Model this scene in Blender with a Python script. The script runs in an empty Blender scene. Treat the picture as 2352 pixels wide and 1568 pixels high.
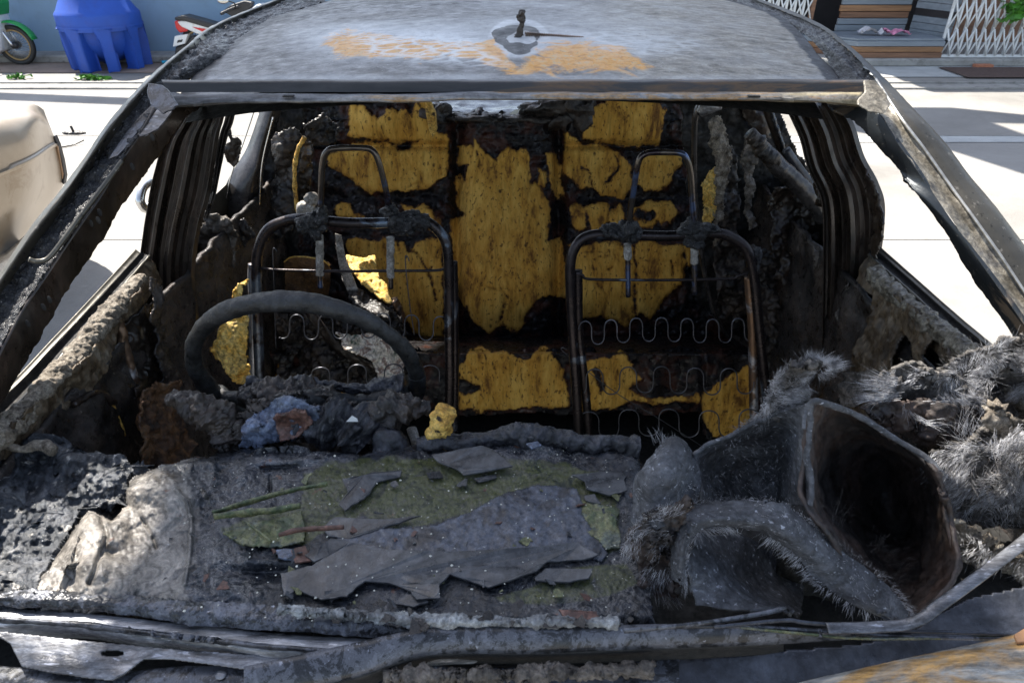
import bpy, math, random
import numpy as np
from mathutils import Vector
random.seed(7); RNG = np.random.default_rng(7)
C = bpy.context.scene.collection
# ------------------------------------------------------------------ camera, sky, sun, exposure
TH = math.radians(31.7); CH = 1.62; FP = 1560.0; PW, PH = 2352.0, 1568.0
cs, sn = math.cos(TH), math.sin(TH)
cam = bpy.data.cameras.new('camera'); co = bpy.data.objects.new('camera', cam); C.objects.link(co)
co.location = (0, 0, CH); co.rotation_euler = (math.pi/2 - TH, 0, 0)
cam.sensor_width = 36; cam.lens = 36*FP/PW; cam.clip_start = .02; cam.clip_end = 500
cam.dof.use_dof = True; cam.dof.focus_distance = 1.45; cam.dof.aperture_fstop = 13
bpy.context.scene.camera = co
SUN = Vector((-.36, .46, .80)).normalized()
w = bpy.data.worlds.new('World'); bpy.context.scene.world = w; w.use_nodes = True
sk = w.node_tree.nodes.new('ShaderNodeTexSky'); sk.sky_type = 'NISHITA'; sk.sun_disc = False
sk.sun_elevation = math.asin(SUN.z); sk.sun_rotation = math.atan2(SUN.x, SUN.y)
bg = w.node_tree.nodes['Background']; bg.inputs[1].default_value = .108
hs = w.node_tree.nodes.new('ShaderNodeHueSaturation'); hs.inputs['Saturation'].default_value = .72
w.node_tree.links.new(sk.outputs[0], hs.inputs['Color']); w.node_tree.links.new(hs.outputs[0], bg.inputs[0])
sl = bpy.data.lights.new('sun', 'SUN'); so = bpy.data.objects.new('sun', sl); C.objects.link(so)
sl.energy = 5; sl.angle = math.radians(.5); sl.color = (1, .94, .85)
so.rotation_euler = (-SUN).to_track_quat('-Z', 'Y').to_euler()
vs = bpy.context.scene.view_settings; vs.view_transform = 'Standard'; vs.look = 'None'; vs.gamma = 1
vs.exposure = 1.5
# ------------------------------------------------------------------ maths
def A(*a): return np.array(a, float)
def rays(u, v):
    x = (np.asarray(u, float)-PW/2)/FP; yc = (np.asarray(v, float)-PH/2)/FP
    return np.stack([x+0*yc, cs-yc*sn+0*x, -sn-yc*cs+0*x], -1)
def aY(u, v, Y):
    d = rays(u, v); t = np.asarray(Y)/d[..., 1]; return d*t[..., None]+A(0, 0, CH)
def aZ(u, v, Z):
    d = rays(u, v); t = (np.asarray(Z)-CH)/d[..., 2]; return d*t[..., None]+A(0, 0, CH)
def aX(u, v, X):
    d = rays(u, v); t = np.asarray(X)/d[..., 0]; return d*t[..., None]+A(0, 0, CH)
def proj(P):
    P = np.asarray(P, float); Q = P-A(0, 0, CH)
    dep = Q[..., 1]*cs-Q[..., 2]*sn; up = Q[..., 1]*sn+Q[..., 2]*cs
    return PW/2+Q[..., 0]/dep*FP, PH/2-up/dep*FP
def _h(ix, iy, iz, s):
    n = (ix.astype(np.uint32)*np.uint32(374761393) + iy.astype(np.uint32)*np.uint32(668265263) + iz.astype(np.uint32)*np.uint32(2147483647) + np.uint32(s*97531+13))
    n = (n ^ (n >> np.uint32(13)))*np.uint32(1274126177); n = n ^ (n >> np.uint32(16))
    n = (n*np.uint32(2246822519)); n = n ^ (n >> np.uint32(15))
    return (n & np.uint32(0xffff)).astype(float)/32767.5-1
def vnoise(P, s=0):
    i = np.floor(P).astype(np.int64); f = P-i; f = f*f*f*(f*(f*6-15)+10)
    r = 0
    for dx in (0, 1):
        for dy in (0, 1):
            for dz in (0, 1):
                wgt = (f[..., 0] if dx else 1-f[..., 0])*(f[..., 1] if dy else 1-f[..., 1])*(f[..., 2] if dz else 1-f[..., 2])
                r = r+wgt*_h(i[..., 0]+dx+5000, i[..., 1]+dy+5000, i[..., 2]+dz+5000, s)
    return r
def fbm(P, sc, o=5, seed=0, g=.5):
    P = np.asarray(P, float)*sc; r = 0; a = 1; t = 0
    for k in range(o):
        r = r+a*vnoise(P+k*17.3, seed+k); t += a; a *= g; P = P*2.03
    return r/t*1.6
def ridged(P, sc, o=4, seed=0):
    P = np.asarray(P, float)*sc; r = 0; a = 1; t = 0
    for k in range(o):
        r = r+a*(1-2*np.abs(vnoise(P+k*9.1, seed+k))); t += a; a *= .5; P = P*2.1
    return r/t
def P2(U, V, s=1.): return np.stack([U*s, V*s, 0*U], -1)
def sdp(U, V, poly):                       # + inside, in pixels
    p = np.array(poly, float); d = np.full(U.shape, 1e9); ins = np.zeros(U.shape, bool)
    for i in range(len(p)):
        a, b = p[i-1], p[i]; e = b-a
        wx, wy = U-a[0], V-a[1]
        t = np.clip((wx*e[0]+wy*e[1])/(e@e+1e-9), 0, 1)
        d = np.minimum(d, np.hypot(wx-t*e[0], wy-t*e[1]))
        if a[1] != b[1]:
            c = ((a[1] > V) != (b[1] > V)) & (U < (b[0]-a[0])*(V-a[1])/(b[1]-a[1])+a[0]); ins ^= c
    return np.where(ins, d, -d)
def sdl(U, V, pts):                        # distance to polyline
    p = np.array(pts, float); d = np.full(U.shape, 1e9)
    for i in range(1, len(p)):
        a, b = p[i-1], p[i]; e = b-a; wx, wy = U-a[0], V-a[1]
        t = np.clip((wx*e[0]+wy*e[1])/(e@e+1e-9), 0, 1); d = np.minimum(d, np.hypot(wx-t*e[0], wy-t*e[1]))
    return d
def sde(U, V, c, r): return (1-np.hypot((U-c[0])/r[0], (V-c[1])/r[1]))*min(r)
def sst(a, b, x): t = np.clip((x-a)/(b-a), 0, 1); return t*t*(3-2*t)
def cr1(Pn, n):                            # catmull rom along axis 0
    Pn = np.asarray(Pn, float); m = len(Pn)
    if m == 2: t = np.linspace(0, 1, n).reshape((-1,)+(1,)*(Pn.ndim-1)); return Pn[0]*(1-t)+Pn[1]*t
    E = np.concatenate([[2*Pn[0]-Pn[1]], Pn, [2*Pn[-1]-Pn[-2]]]); t = np.linspace(0, m-1-1e-9, n); i = t.astype(int)
    f = (t-i).reshape((-1,)+(1,)*(Pn.ndim-1)); p0, p1, p2, p3 = E[i], E[i+1], E[i+2], E[i+3]
    return .5*((2*p1)+(-p0+p2)*f+(2*p0-5*p1+4*p2-p3)*f**2+(-p0+3*p1-3*p2+p3)*f**3)
# ------------------------------------------------------------------ object builders
def tag(o, label=None, cat=None, group=None, kind=None):
    if label: o['label'] = label
    if cat: o['category'] = cat
    if group: o['group'] = group
    if kind: o['kind'] = kind
    return o
def thing(name, loc, label, cat, group=None):
    o = bpy.data.objects.new(name, None); C.objects.link(o); o.location = loc; o.empty_display_size = .05
    return tag(o, label, cat, group)
def wloc(o):
    l = np.zeros(3)
    while o: l = l+np.array(o.location); o = o.parent
    return l
def mesh(name, V, Fc, mat, parent=None, smooth=True, attrs=None, thick=None, off=-1., bevel=None):
    V = np.asarray(V, float).reshape(-1, 3)
    if parent is None: org = A((V[:, 0].min()+V[:, 0].max())/2, (V[:, 1].min()+V[:, 1].max())/2, V[:, 2].min()); loc = org
    else: org = wloc(parent); loc = A(0, 0, 0)
    me = bpy.data.meshes.new(name); me.from_pydata((V-org).tolist(), [], [list(map(int, f)) for f in Fc]); me.update()
    if smooth: me.polygons.foreach_set('use_smooth', [True]*len(me.polygons))
    if attrs:
        for k, a in attrs.items():
            at = me.attributes.new(k, 'FLOAT', 'POINT'); at.data.foreach_set('value', np.asarray(a, float).ravel())
    o = bpy.data.objects.new(name, me); C.objects.link(o); o.location = loc
    if parent: o.parent = parent
    if mat: me.materials.append(mat)
    if thick:
        m = o.modifiers.new('thick', 'SOLIDIFY'); m.thickness = thick; m.offset = off
    if bevel:
        m = o.modifiers.new('bev', 'BEVEL'); m.width = bevel; m.segments = 2; m.limit_method = 'ANGLE'
    return o
def gridf(nr, nc, close=False):
    r = np.arange(nr-1)[:, None]; c = np.arange(nc if close else nc-1)[None, :]; c2 = (c+1) % nc
    return np.stack([r*nc+c, r*nc+c2, (r+1)*nc+c2, (r+1)*nc+c], -1).reshape(-1, 4)
def normals(G):
    du = np.gradient(G, axis=1); dv = np.gradient(G, axis=0); n = np.cross(du, dv)
    return n/(np.linalg.norm(n, axis=-1, keepdims=True)+1e-12)
def displace(G, disp):
    for (amp, sc, kind, seed) in disp:
        n = normals(G); s = np.sign((n*(A(0, 0, CH)-G)).sum(-1, keepdims=True))
        f = fbm(G, sc, 5, seed) if kind == 'f' else ridged(G, sc, 4, seed)
        G = G+n*s*(amp*f)[..., None]
    return G
def patch(name, rows, nr, nc, mat, parent=None, disp=(), keep=None, attrs=None, **k):
    R = np.array([[np.asarray(p, float) for p in r] for r in rows])
    G = cr1(R, nr); G = np.swapaxes(cr1(np.swapaxes(G, 0, 1), nc), 0, 1); G = displace(G, disp)
    Fc = gridf(nr, nc)[:, ::-1]
    if keep is not None:
        kk = keep(*proj(G)).ravel() > 0; Fc = Fc[kk[Fc].all(1)]
    at = {n: f(*proj(G)) for n, f in attrs.items()} if attrs else None
    return mesh(name, G, Fc, mat, parent, attrs=at, **k)
def field(name, box, step, pos, mat, parent=None, keep=None, attrs=None, disp=(), **k):
    u = np.arange(box[0], box[1]+step, step); v = np.arange(box[2], box[3]+step, step); U, V = np.meshgrid(u, v)
    G = displace(pos(U, V), disp); Fc = gridf(len(v), len(u))[:, ::-1]
    at = {n: f(U, V) for n, f in attrs.items()} if attrs else {}
    if keep is not None:
        kk = (keep(U, V) > 0).ravel(); Fc = Fc[kk[Fc].any(1)] if False else Fc[kk[Fc].all(1)]
        used = np.unique(Fc); mp = np.full(U.size, -1); mp[used] = np.arange(len(used)); Fc = mp[Fc]
        G = G.reshape(-1, 3)[used]; at = {n: a.ravel()[used] for n, a in at.items()}
    return mesh(name, G, Fc, mat, parent, attrs=at, **k)
def tubeVF(pts, r, seg=10, n=None, lump=0, lsc=60, flat=1., seed=0, cap=True, up=None):
    pts = np.asarray(pts, float); n = n or max(2, len(pts)*8); P = cr1(pts, n)
    r = np.atleast_1d(np.asarray(r, float)); r = cr1(r, n) if len(r) > 1 else np.full(n, r[0])
    T = np.gradient(P, axis=0); T /= np.linalg.norm(T, axis=1, keepdims=True)+1e-12
    a = np.array(up, float) if up is not None else (A(0, 0, 1) if abs(T[0, 2]) < .9 else A(1, 0, 0))
    N = []; cur = a
    for t in T:
        cur = cur-t*(cur@t); cur = cur/np.linalg.norm(cur); N.append(cur)
    N = np.array(N); B = np.cross(T, N); th = np.linspace(0, 2*math.pi, seg, endpoint=False)
    G = P[:, None]+(N[:, None]*np.cos(th)[None, :, None]*flat+B[:, None]*np.sin(th)[None, :, None])*r[:, None, None]
    if lump:
        d = G-P[:, None]; G = P[:, None]+d*(1+lump*fbm(G, lsc, 4, seed))[..., None]
    V = G.reshape(-1, 3); Fc = [tuple(f) for f in gridf(n, seg, True)]
    if cap: Fc += [tuple(range(seg))[::-1], tuple((n-1)*seg+i for i in range(seg))]
    return V, Fc
def merge(parts):
    Vs, Fs, o = [], [], 0
    for V, Fc in parts:
        Vs.append(np.asarray(V, float).reshape(-1, 3)); Fs += [tuple(int(i)+o for i in f) for f in Fc]; o += len(Vs[-1])
    return np.concatenate(Vs), Fs
def tube(name, pts, r, mat, parent=None, attrs=None, **k):
    V, Fc = tubeVF(pts, r, **k); return mesh(name, V, Fc, mat, parent)
def tubes(name, lst, mat, parent=None): V, Fc = merge([tubeVF(*a, **k) for a, k in lst]); return mesh(name, V, Fc, mat, parent)
def boxVF(lo, hi):
    x0, y0, z0 = lo; x1, y1, z1 = hi
    V = [(x0,y0,z0),(x1,y0,z0),(x1,y1,z0),(x0,y1,z0),(x0,y0,z1),(x1,y0,z1),(x1,y1,z1),(x0,y1,z1)]
    return V, [(0,3,2,1),(4,5,6,7),(0,1,5,4),(1,2,6,5),(2,3,7,6),(3,0,4,7)]
def box(name, lo, hi, mat, parent=None, bevel=None): V, Fc = boxVF(lo, hi); return mesh(name, V, Fc, mat, parent, smooth=False, bevel=bevel)
def blobVF(c, r, amp=.3, sc=30, seed=0, n=28, kind='f'):
    th = np.linspace(0.001, math.pi-.001, n)[:, None]; ph = np.linspace(0, 2*math.pi, 2*n, endpoint=False)[None]
    D = np.stack([np.sin(th)*np.cos(ph), np.sin(th)*np.sin(ph), np.cos(th)+0*ph], -1); r = np.array(r, float)
    G = np.array(c)+D*r; nn = fbm(G, sc, 5, seed) if kind == 'f' else ridged(G, sc, 4, seed)
    G = np.array(c)+D*r*(1+amp*nn)[..., None]
    return G.reshape(-1, 3), [tuple(f) for f in gridf(n, 2*n, True)]
def blobs(name, lst, mat, parent=None):
    V, Fc = merge([blobVF(*a[:2], **(a[2] if len(a) > 2 else {})) for a in lst]); return mesh(name, V, Fc, mat, parent)
def slabVF(P, t, nrm=(0, 0, 1)):           # closed prism from a 3D outline
    P = np.asarray(P, float); n = len(P); Q = P-np.array(nrm, float)*t
    return np.concatenate([P, Q]), [tuple(range(n)), tuple(range(2*n-1, n-1, -1))]+[(i, (i-1) % n, (i-1) % n+n, i+n) for i in range(n)]
def rough_outline(poly, amp, n=6, seed=0):
    p = np.array(poly, float); out = []
    for i in range(len(p)):
        a, b = p[i], p[(i+1) % len(p)]
        for k in range(n): out.append(a+(b-a)*k/n)
    o = np.array(out); q = np.stack([o[:, 0]*.06, o[:, 1]*.06, np.full(len(o), seed*3.1)], -1)
    o[:, 0] += amp*fbm(q, 1.3, 4, seed); o[:, 1] += amp*.6*fbm(q+50, 1.3, 4, seed); return o
def fibres(pts, dirs, L, wd, curl=.4, segs=3):
    Vs, Fs, o = [], [], 0
    for p, d in zip(pts, dirs):
        p = np.array(p, float); d = np.array(d, float); d /= np.linalg.norm(d)+1e-9; l = L*RNG.uniform(.35, 1.3); x = np.cross(d, RNG.normal(size=3)); x /= np.linalg.norm(x)+1e-9; y = np.cross(d, x)
        c = RNG.normal(size=3)*curl
        for k in range(segs):
            q = p+d*l*k/segs+c*l*(k/segs)**2*.5; ww = wd*(1-k/segs*.8)
            Vs += [q+x*ww, q-x*ww*.5+y*ww*.87, q-x*ww*.5-y*ww*.87]
        Vs.append(p+d*l+c*l*.5)
        for k in range(segs-1):
            b = o+3*k
            for j in range(3): Fs.append((b+j, b+(j+1) % 3, b+3+(j+1) % 3, b+3+j))
        b = o+3*(segs-1)
        for j in range(3): Fs.append((b+j, b+(j+1) % 3, o+3*segs))
        o += 3*segs+1
    return np.array(Vs), Fs
# ------------------------------------------------------------------ node material helper
class NT:
    def __init__(s, name, coord='Object'):
        s.m = bpy.data.materials.new(name); s.m.use_nodes = True; s.t = s.m.node_tree; s.b = s.t.nodes['Principled BSDF']
        s.tc = s.t.nodes.new('ShaderNodeTexCoord').outputs[coord]
    def N(s, ty): return s.t.nodes.new(ty)
    def L(s, a, b):
        if hasattr(a, 'is_output'): s.t.links.new(a, b)
        elif isinstance(a, tuple): b.default_value = a if len(a) == len(b.default_value) else (*a, 1)
        else: b.default_value = (a, a, a, 1) if b.type == 'RGBA' else a
    def map(s, sc):
        m = s.N('ShaderNodeMapping'); s.t.links.new(s.tc, m.inputs[0]); m.inputs['Scale'].default_value = sc; return m.outputs[0]
    def noise(s, sc, det=8, r=.6, dist=0, vec=None):
        n = s.N('ShaderNodeTexNoise'); s.t.links.new(vec or s.tc, n.inputs['Vector']); n.inputs['Scale'].default_value = sc
        n.inputs['Detail'].default_value = det; n.inputs['Roughness'].default_value = r; n.inputs['Distortion'].default_value = dist; return n.outputs[0]
    def vor(s, sc, feat='F1', vec=None, out='Distance'):
        n = s.N('ShaderNodeTexVoronoi'); n.feature = feat; s.t.links.new(vec or s.tc, n.inputs['Vector']); n.inputs['Scale'].default_value = sc; return n.outputs[out]
    def ramp(s, f, st, interp='LINEAR'):
        n = s.N('ShaderNodeValToRGB'); s.t.links.new(f, n.inputs[0]); e = n.color_ramp.elements; n.color_ramp.interpolation = interp
        while len(e) < len(st): e.new(.5)
        for i, (p, c) in enumerate(st): e[i].position = p; e[i].color = (c, c, c, 1) if not isinstance(c, tuple) else (*c, 1)
        return n.outputs[0]
    def mix(s, f, a, b, mode='MIX'):
        n = s.N('ShaderNodeMix'); n.data_type = 'RGBA'; n.blend_type = mode; s.L(f, n.inputs[0]); s.L(a, n.inputs[6]); s.L(b, n.inputs[7]); return n.outputs[2]
    def math(s, op, a, b=0., c=0., cl=False):
        n = s.N('ShaderNodeMath'); n.operation = op; n.use_clamp = cl; s.L(a, n.inputs[0]); s.L(b, n.inputs[1]); s.L(c, n.inputs[2]); return n.outputs[0]
    def attr(s, name): n = s.N('ShaderNodeAttribute'); n.attribute_name = name; return n.outputs['Fac']
    def bump(s, h, st=.5, d=.01, prev=None):
        n = s.N('ShaderNodeBump'); s.L(h, n.inputs['Height']); n.inputs['Strength'].default_value = st; n.inputs['Distance'].default_value = d
        if prev: s.t.links.new(prev, n.inputs['Normal'])
        return n.outputs[0]
    def out(s, col, rough=.6, metal=0., nrm=None, spec=None):
        s.L(col, s.b.inputs['Base Color']); s.L(rough, s.b.inputs['Roughness']); s.L(metal, s.b.inputs['Metallic'])
        if nrm: s.t.links.new(nrm, s.b.inputs['Normal'])
        if spec is not None: s.b.inputs['Specular IOR Level'].default_value = spec
        return s.m
def charm(name, cols, sc=14, rough=(.35, .8), metal=0., bst=.6, bsc=70, bd=.006, speck=None, dist=.6, stretch=None):
    n = NT(name); vec = n.map(stretch) if stretch else None
    a = n.noise(sc, 9, .65, dist, vec); k = len(cols); col = n.ramp(a, [(.32+.36*i/(k-1), c) for i, c in enumerate(cols)])
    if speck:
        s2 = n.noise(speck[1], 4, .6, 0, vec); f = n.ramp(s2, [(speck[2], 0.), (speck[2]+.05, 1.)]); col = n.mix(f, col, speck[0])
    col = n.mix(1., col, n.ramp(n.noise(sc*5, 8, .8, .3, vec), [(.38, .45), (.5, 1.), (.62, 1.7)]), 'MULTIPLY')
    r = n.ramp(n.noise(sc*4, 7, .75, 0, vec), [(.38, rough[0]*.7), (.6, rough[1])])
    b = n.bump(n.noise(bsc, 9, .75, .2, vec), bst*.7, bd*.6); b = n.bump(n.noise(bsc*4, 5, .7, 0, vec), bst*.5, bd*.25, b)
    return n.out(col, r, metal, b)
BLK = (.012, .011, .011); DK = (.03, .028, .028); GR = (.09, .088, .09); ASH = (.22, .22, .23)
M = {}
M['void'] = charm('soot_and_shade_black', [(.006, .006, .006), (.014, .013, .012)], rough=(.8, .98))  # black for charred panels, also painted shade in holes and hollows
M['char'] = charm('charred_crust', [(.007, .006, .006), (.018, .016, .015), (.038, .03, .026), (.075, .058, .045)], rough=(.2, .65), bst=.9, speck=((.2, .17, .14), 120, .66))
M['charbrown'] = charm('charred_brown_metal', [(.007, .005, .004), (.016, .012, .009), (.03, .021, .016), (.016, .012, .011)], sc=9, rough=(.3, .5), bst=.15, stretch=(1, 1, .35))
M['dashc'] = charm('melted_plastic', [(.006, .007, .009), (.015, .016, .020), (.03, .032, .04), (.075, .078, .09)], sc=18, rough=(.22, .55), bst=1., bsc=80, speck=((.34, .33, .32), 170, .70))
M['ashy'] = charm('ash_crust', [(.02, .018, .016), (.07, .06, .05), (.15, .13, .11), (.09, .075, .06)], sc=22, rough=(.5, .9), bst=1., bsc=110, bd=.008)
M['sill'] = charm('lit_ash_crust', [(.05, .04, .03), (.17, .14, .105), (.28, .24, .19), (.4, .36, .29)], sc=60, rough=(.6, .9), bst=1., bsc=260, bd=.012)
M['brownmelt'] = charm('brown_melted_skin', [(.012, .009, .007), (.05, .034, .02), (.11, .08, .05), (.17, .145, .11)], sc=20, rough=(.25, .65), bst=.8, bsc=90, stretch=(1, 1, .45))
M['rustfuzz'] = charm('rusty_crust', [(.015, .012, .01), (.07, .035, .018), (.17, .085, .035), (.1, .08, .06)], sc=26, rough=(.5, .85), bst=1., bsc=110)
M['flange'] = charm('scaled_flange', [(.05, .045, .036), (.12, .105, .08), (.2, .18, .145), (.09, .085, .08)], sc=24, rough=(.35, .6), metal=.2, bst=.4, bsc=90)
M['metal'] = charm('burnt_steel', [(.035, .034, .035), (.1, .1, .105), (.2, .205, .22), (.1, .095, .09)], sc=14, rough=(.28, .5), metal=.5, bst=.3, bsc=70, speck=((.35, .36, .4), 75, .6), stretch=(.5, 2, 2))
M['metaldk'] = charm('sooty_steel', [(.015, .017, .022), (.03, .033, .042), (.05, .055, .068)], sc=6, rough=(.3, .5), metal=.3, bst=.12, bsc=30)
def mottm(name, dk, lt, sc):
    n = NT(name); a = n.noise(sc, 9, .75, .5); f = n.ramp(a, [(.47, 0.), (.505, .7), (.54, .35), (.6, 1.), (.66, .5)])
    col = n.mix(f, dk, lt); col = n.mix(n.ramp(n.noise(sc*3, 8, .8), [(.55, 0.), (.58, .8)]), col, tuple(x*.5 for x in dk)); col = n.mix(n.ramp(n.noise(sc*5, 5, .6), [(.66, 0.), (.69, .85)]), col, tuple(min(.6, x*1.8) for x in lt))
    return n.out(col, n.ramp(a, [(.4, .25), (.6, .6)]), .3, n.bump(n.noise(sc*4, 8, .75), .3, .001))
M['mott'] = mottm('mottled_steel', (.028, .029, .032), (.15, .158, .185), 30)
def pilm(name, c0, c1, patch_=None, thr=.6):
    n = NT(name); col = n.ramp(n.noise(7, 6, .6, .3), [(.3, c0), (.7, c1)]); col = n.mix(n.ramp(n.noise(90, 6, .7), [(.62, 0.), (.66, .7)]), col, (.22, .2, .17)); col = n.mix(n.ramp(n.noise(130, 6, .7), [(.6, 0.), (.64, .8)]), col, (.015, .014, .012))
    if patch_: col = n.mix(n.ramp(n.noise(6, 8, .65, .6), [(thr, 0.), (thr+.03, .9)]), col, patch_)
    return n.out(col, n.ramp(n.noise(20, 6), [(.3, .3), (.7, .5)]), .55, n.bump(n.noise(140, 6, .7), .2, .0015))
M['pillar'] = pilm('scorched_pillar', (.05, .046, .038), (.1, .092, .075))
M['gutter'] = charm('bubbled_tar', [(.008, .008, .009), (.02, .02, .022), (.05, .05, .052)], sc=60, rough=(.15, .5), bst=1., bsc=150, bd=.01, speck=((.24, .23, .22), 190, .63))
M['rustbonnet'] = charm('rust_grey_bonnet', [(.12, .12, .115), (.24, .235, .2), (.42, .24, .08), (.27, .26, .23), (.16, .16, .16)], sc=5, rough=(.35, .6), metal=.2, bst=.2, bsc=40, stretch=(1, 4, 1))
M['wheelrim'] = charm('scorched_wheel', [(.004, .005, .006), (.008, .009, .010), (.018, .020, .023)], sc=26, rough=(.35, .6), bst=.9, bsc=75, bd=.006, speck=((.2, .22, .25), 150, .72))
M['flake'] = charm('grey_glass_flake', [(.035, .036, .04), (.052, .054, .058), (.07, .072, .078)], sc=10, rough=(.22, .5), bst=.3, bsc=26, speck=((.3, .29, .27), 90, .74))
M['flakeblue'] = charm('blue_glaze_flake', [(.04, .045, .06), (.075, .09, .125), (.12, .15, .22), (.06, .05, .05)], sc=18, rough=(.25, .5), bst=.5, bsc=60)
M['rustflake'] = charm('red_brown_flake', [(.03, .02, .018), (.12, .06, .045), (.16, .09, .07)], sc=20, rough=(.4, .7), bst=.6)
M['felt'] = charm('grey_felt', [(.022, .023, .026), (.052, .055, .062), (.095, .1, .11)], sc=14, rough=(.7, .95), bst=.6, bsc=160, speck=((.26, .27, .3), 130, .62), stretch=(1, 1, 2))
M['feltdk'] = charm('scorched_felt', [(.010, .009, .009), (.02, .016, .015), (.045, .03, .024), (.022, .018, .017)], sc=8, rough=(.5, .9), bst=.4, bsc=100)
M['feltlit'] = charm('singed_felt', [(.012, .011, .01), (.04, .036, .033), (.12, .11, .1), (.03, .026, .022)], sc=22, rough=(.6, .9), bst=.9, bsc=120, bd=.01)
nf = NT('fibre_hair'); nf.out(nf.ramp(nf.noise(80, 2), [(.35, (.12, .12, .13)), (.65, (.62, .62, .64))]), .55); M['fibre'] = nf.m
nf = NT('fibre_hair_dark'); nf.out(nf.ramp(nf.noise(60, 2), [(.35, (.05, .045, .04)), (.65, (.3, .28, .26))]), .5); M['fibredk'] = nf.m
def tubem(name, base, tint, ptint, rough=(.25, .5)):
    n = NT(name); a = n.noise(7, 6, .6, 1.2, n.map((1, 1, .6))); col = n.ramp(a, [(.35, base[0]), (.55, base[1]), (.62, base[0])])
    col = n.mix(n.ramp(n.noise(9, 5, .6, .5), [(ptint, 0.), (ptint+.06, 1.)]), col, tint)
    return n.out(col, n.ramp(n.noise(35, 5), [(.35, rough[0]), (.65, rough[1])]), .65, n.bump(n.noise(160, 6), .35, .002))
M['tube'] = tubem('burnt_tube', [(.018, .015, .016), (.04, .032, .032)], (.13, .16, .2), .57, (.2, .42))
M['tuberust'] = tubem('rusty_tube', [(.09, .07, .06), (.2, .12, .07)], (.4, .42, .45), .52)
M['tubeblue'] = tubem('blued_chrome_bar', [(.03, .022, .028), (.1, .085, .07)], (.09, .13, .24), .52, (.08, .25))
M['wire'] = tubem('spring_wire', [(.06, .065, .075), (.11, .115, .13)], (.2, .2, .22), .6)
M['sleeve'] = charm('scorched_sleeve', [(.1, .09, .075), (.25, .23, .2), (.4, .39, .37)], sc=40, rough=(.4, .7), bst=.7, bsc=150)
# foam with char, driven by attribute m (1 = bare foam)
def foamm(name, ylo, yhi):
    n = NT(name); m = n.attr('m'); nz = n.noise(55, 8, .7, .4); m2 = n.math('ADD', m, n.math('MULTIPLY', n.math('SUBTRACT', nz, .5), 1.5))
    y = n.ramp(n.noise(9, 9, .7, .3, n.map((2.2, 1, .7))), [(.36, (.2, .09, .02)), (.45, ylo), (.62, yhi)])
    pit = n.ramp(n.noise(120, 3, .5, .2, n.map((1, 1, .5))), [(.34, 1.), (.40, 0.)]); y = n.mix(n.math('MULTIPLY', pit, .8), y, (.09, .04, .015))
    st_ = n.ramp(n.noise(40, 7, .7, .3, n.map((2.6, 1, .16))), [(.36, .68), (.5, 1.)]); y = n.mix(1., y, st_, 'MULTIPLY')
    pit2 = n.ramp(n.vor(26, 'F1', n.map((1, 1, .6))), [(.1, 1.), (.16, 0.)]); y = n.mix(n.math('MULTIPLY', pit2, n.ramp(n.noise(12), [(.48, 0.), (.56, .9)])), y, (.06, .028, .012))
    col = n.mix(n.ramp(m2, [(.30, 0.), (.42, .4), (.6, 1.)]), n.mix(n.ramp(n.noise(12, 5), [(.5, 0.), (.62, .8)]), (.009, .008, .009), (.06, .022, .014)), (.2, .085, .022))
    col = n.mix(n.ramp(m2, [(.46, 0.), (.60, .75), (.85, 1.)]), col, y)
    rg = n.mix(n.ramp(m2, [(.45, 0.), (.6, 1.)]), n.ramp(n.noise(70, 5), [(.4, .16), (.6, .7)]), .85)
    b = n.bump(n.noise(85, 9, .75, .3), .5, .003); b = n.bump(n.noise(14, 4, .5, .2, n.map((3, 1, .5))), .3, .008, b); b = n.bump(n.ramp(m2, [(.4, 0.), (.7, 1.)]), .6, .006, b); return n.out(col, rg, 0., b, .3)
M['foam'] = foamm('seat_foam', (.56, .29, .045), (.74, .45, .10))
M['foamlit'] = charm('bare_foam', [(.2, .09, .02), (.5, .28, .05), (.65, .42, .1), (.75, .5, .16)], sc=30, rough=(.6, .9), bst=1., bsc=90, bd=.012, speck=((.03, .02, .015), 60, .6))
# ------------------------------------------------------------------ setting
def conc():
    n = NT('yard_concrete'); a = n.noise(.9, 9, .65, .3); col = n.ramp(a, [(.3, (.17, .162, .147)), (.5, (.25, .238, .22)), (.7, (.32, .306, .285))])
    col = n.mix(n.ramp(n.noise(6, 9, .75, .6), [(.56, 0.), (.7, .35)]), col, (.2, .18, .16))
    g = n.vor(.23, 'DISTANCE_TO_EDGE', n.map((.6, 1, 1))); return n.out(col, .85, 0., n.bump(n.noise(40, 8), .3, .01))
M['conc'] = conc()
def plain(name, col, var=.2, sc=5, rough=.6, bst=.2, bsc=30, metal=0., dirt=None, stretch=None):
    n = NT(name); vec = n.map(stretch) if stretch else None; c0 = tuple(x*(1-var) for x in col); c1 = tuple(min(1, x*(1+var)) for x in col)
    c = n.ramp(n.noise(sc, 8, .6, .2, vec), [(.3, c0), (.7, c1)])
    if dirt: c = n.mix(n.ramp(n.noise(sc*2.7, 8, .7, .4, vec), [(.52, 0.), (.66, dirt[1])]), c, dirt[0])
    return n.out(c, rough, metal, n.bump(n.noise(bsc, 6, .6, 0, vec), bst, .005))
M['wall'] = plain('blue_grey_paint', (.25, .37, .5), .06, 1.5, .8, .15, 25, dirt=((.2, .27, .33), .35))
M['kerb'] = plain('kerb_concrete', (.3, .29, .27), .25, 3, .9, .5, 30, dirt=((.1, .09, .08), .7))
M['pave'] = plain('brown_paving', (.27, .2, .155), .25, 2.5, .85, .3, 30, dirt=((.12, .1, .08), .5))
M['apron'] = plain('apron_concrete', (.42, .43, .42), .15, 2, .85, .3, 30, dirt=((.25, .25, .25), .5))
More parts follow.
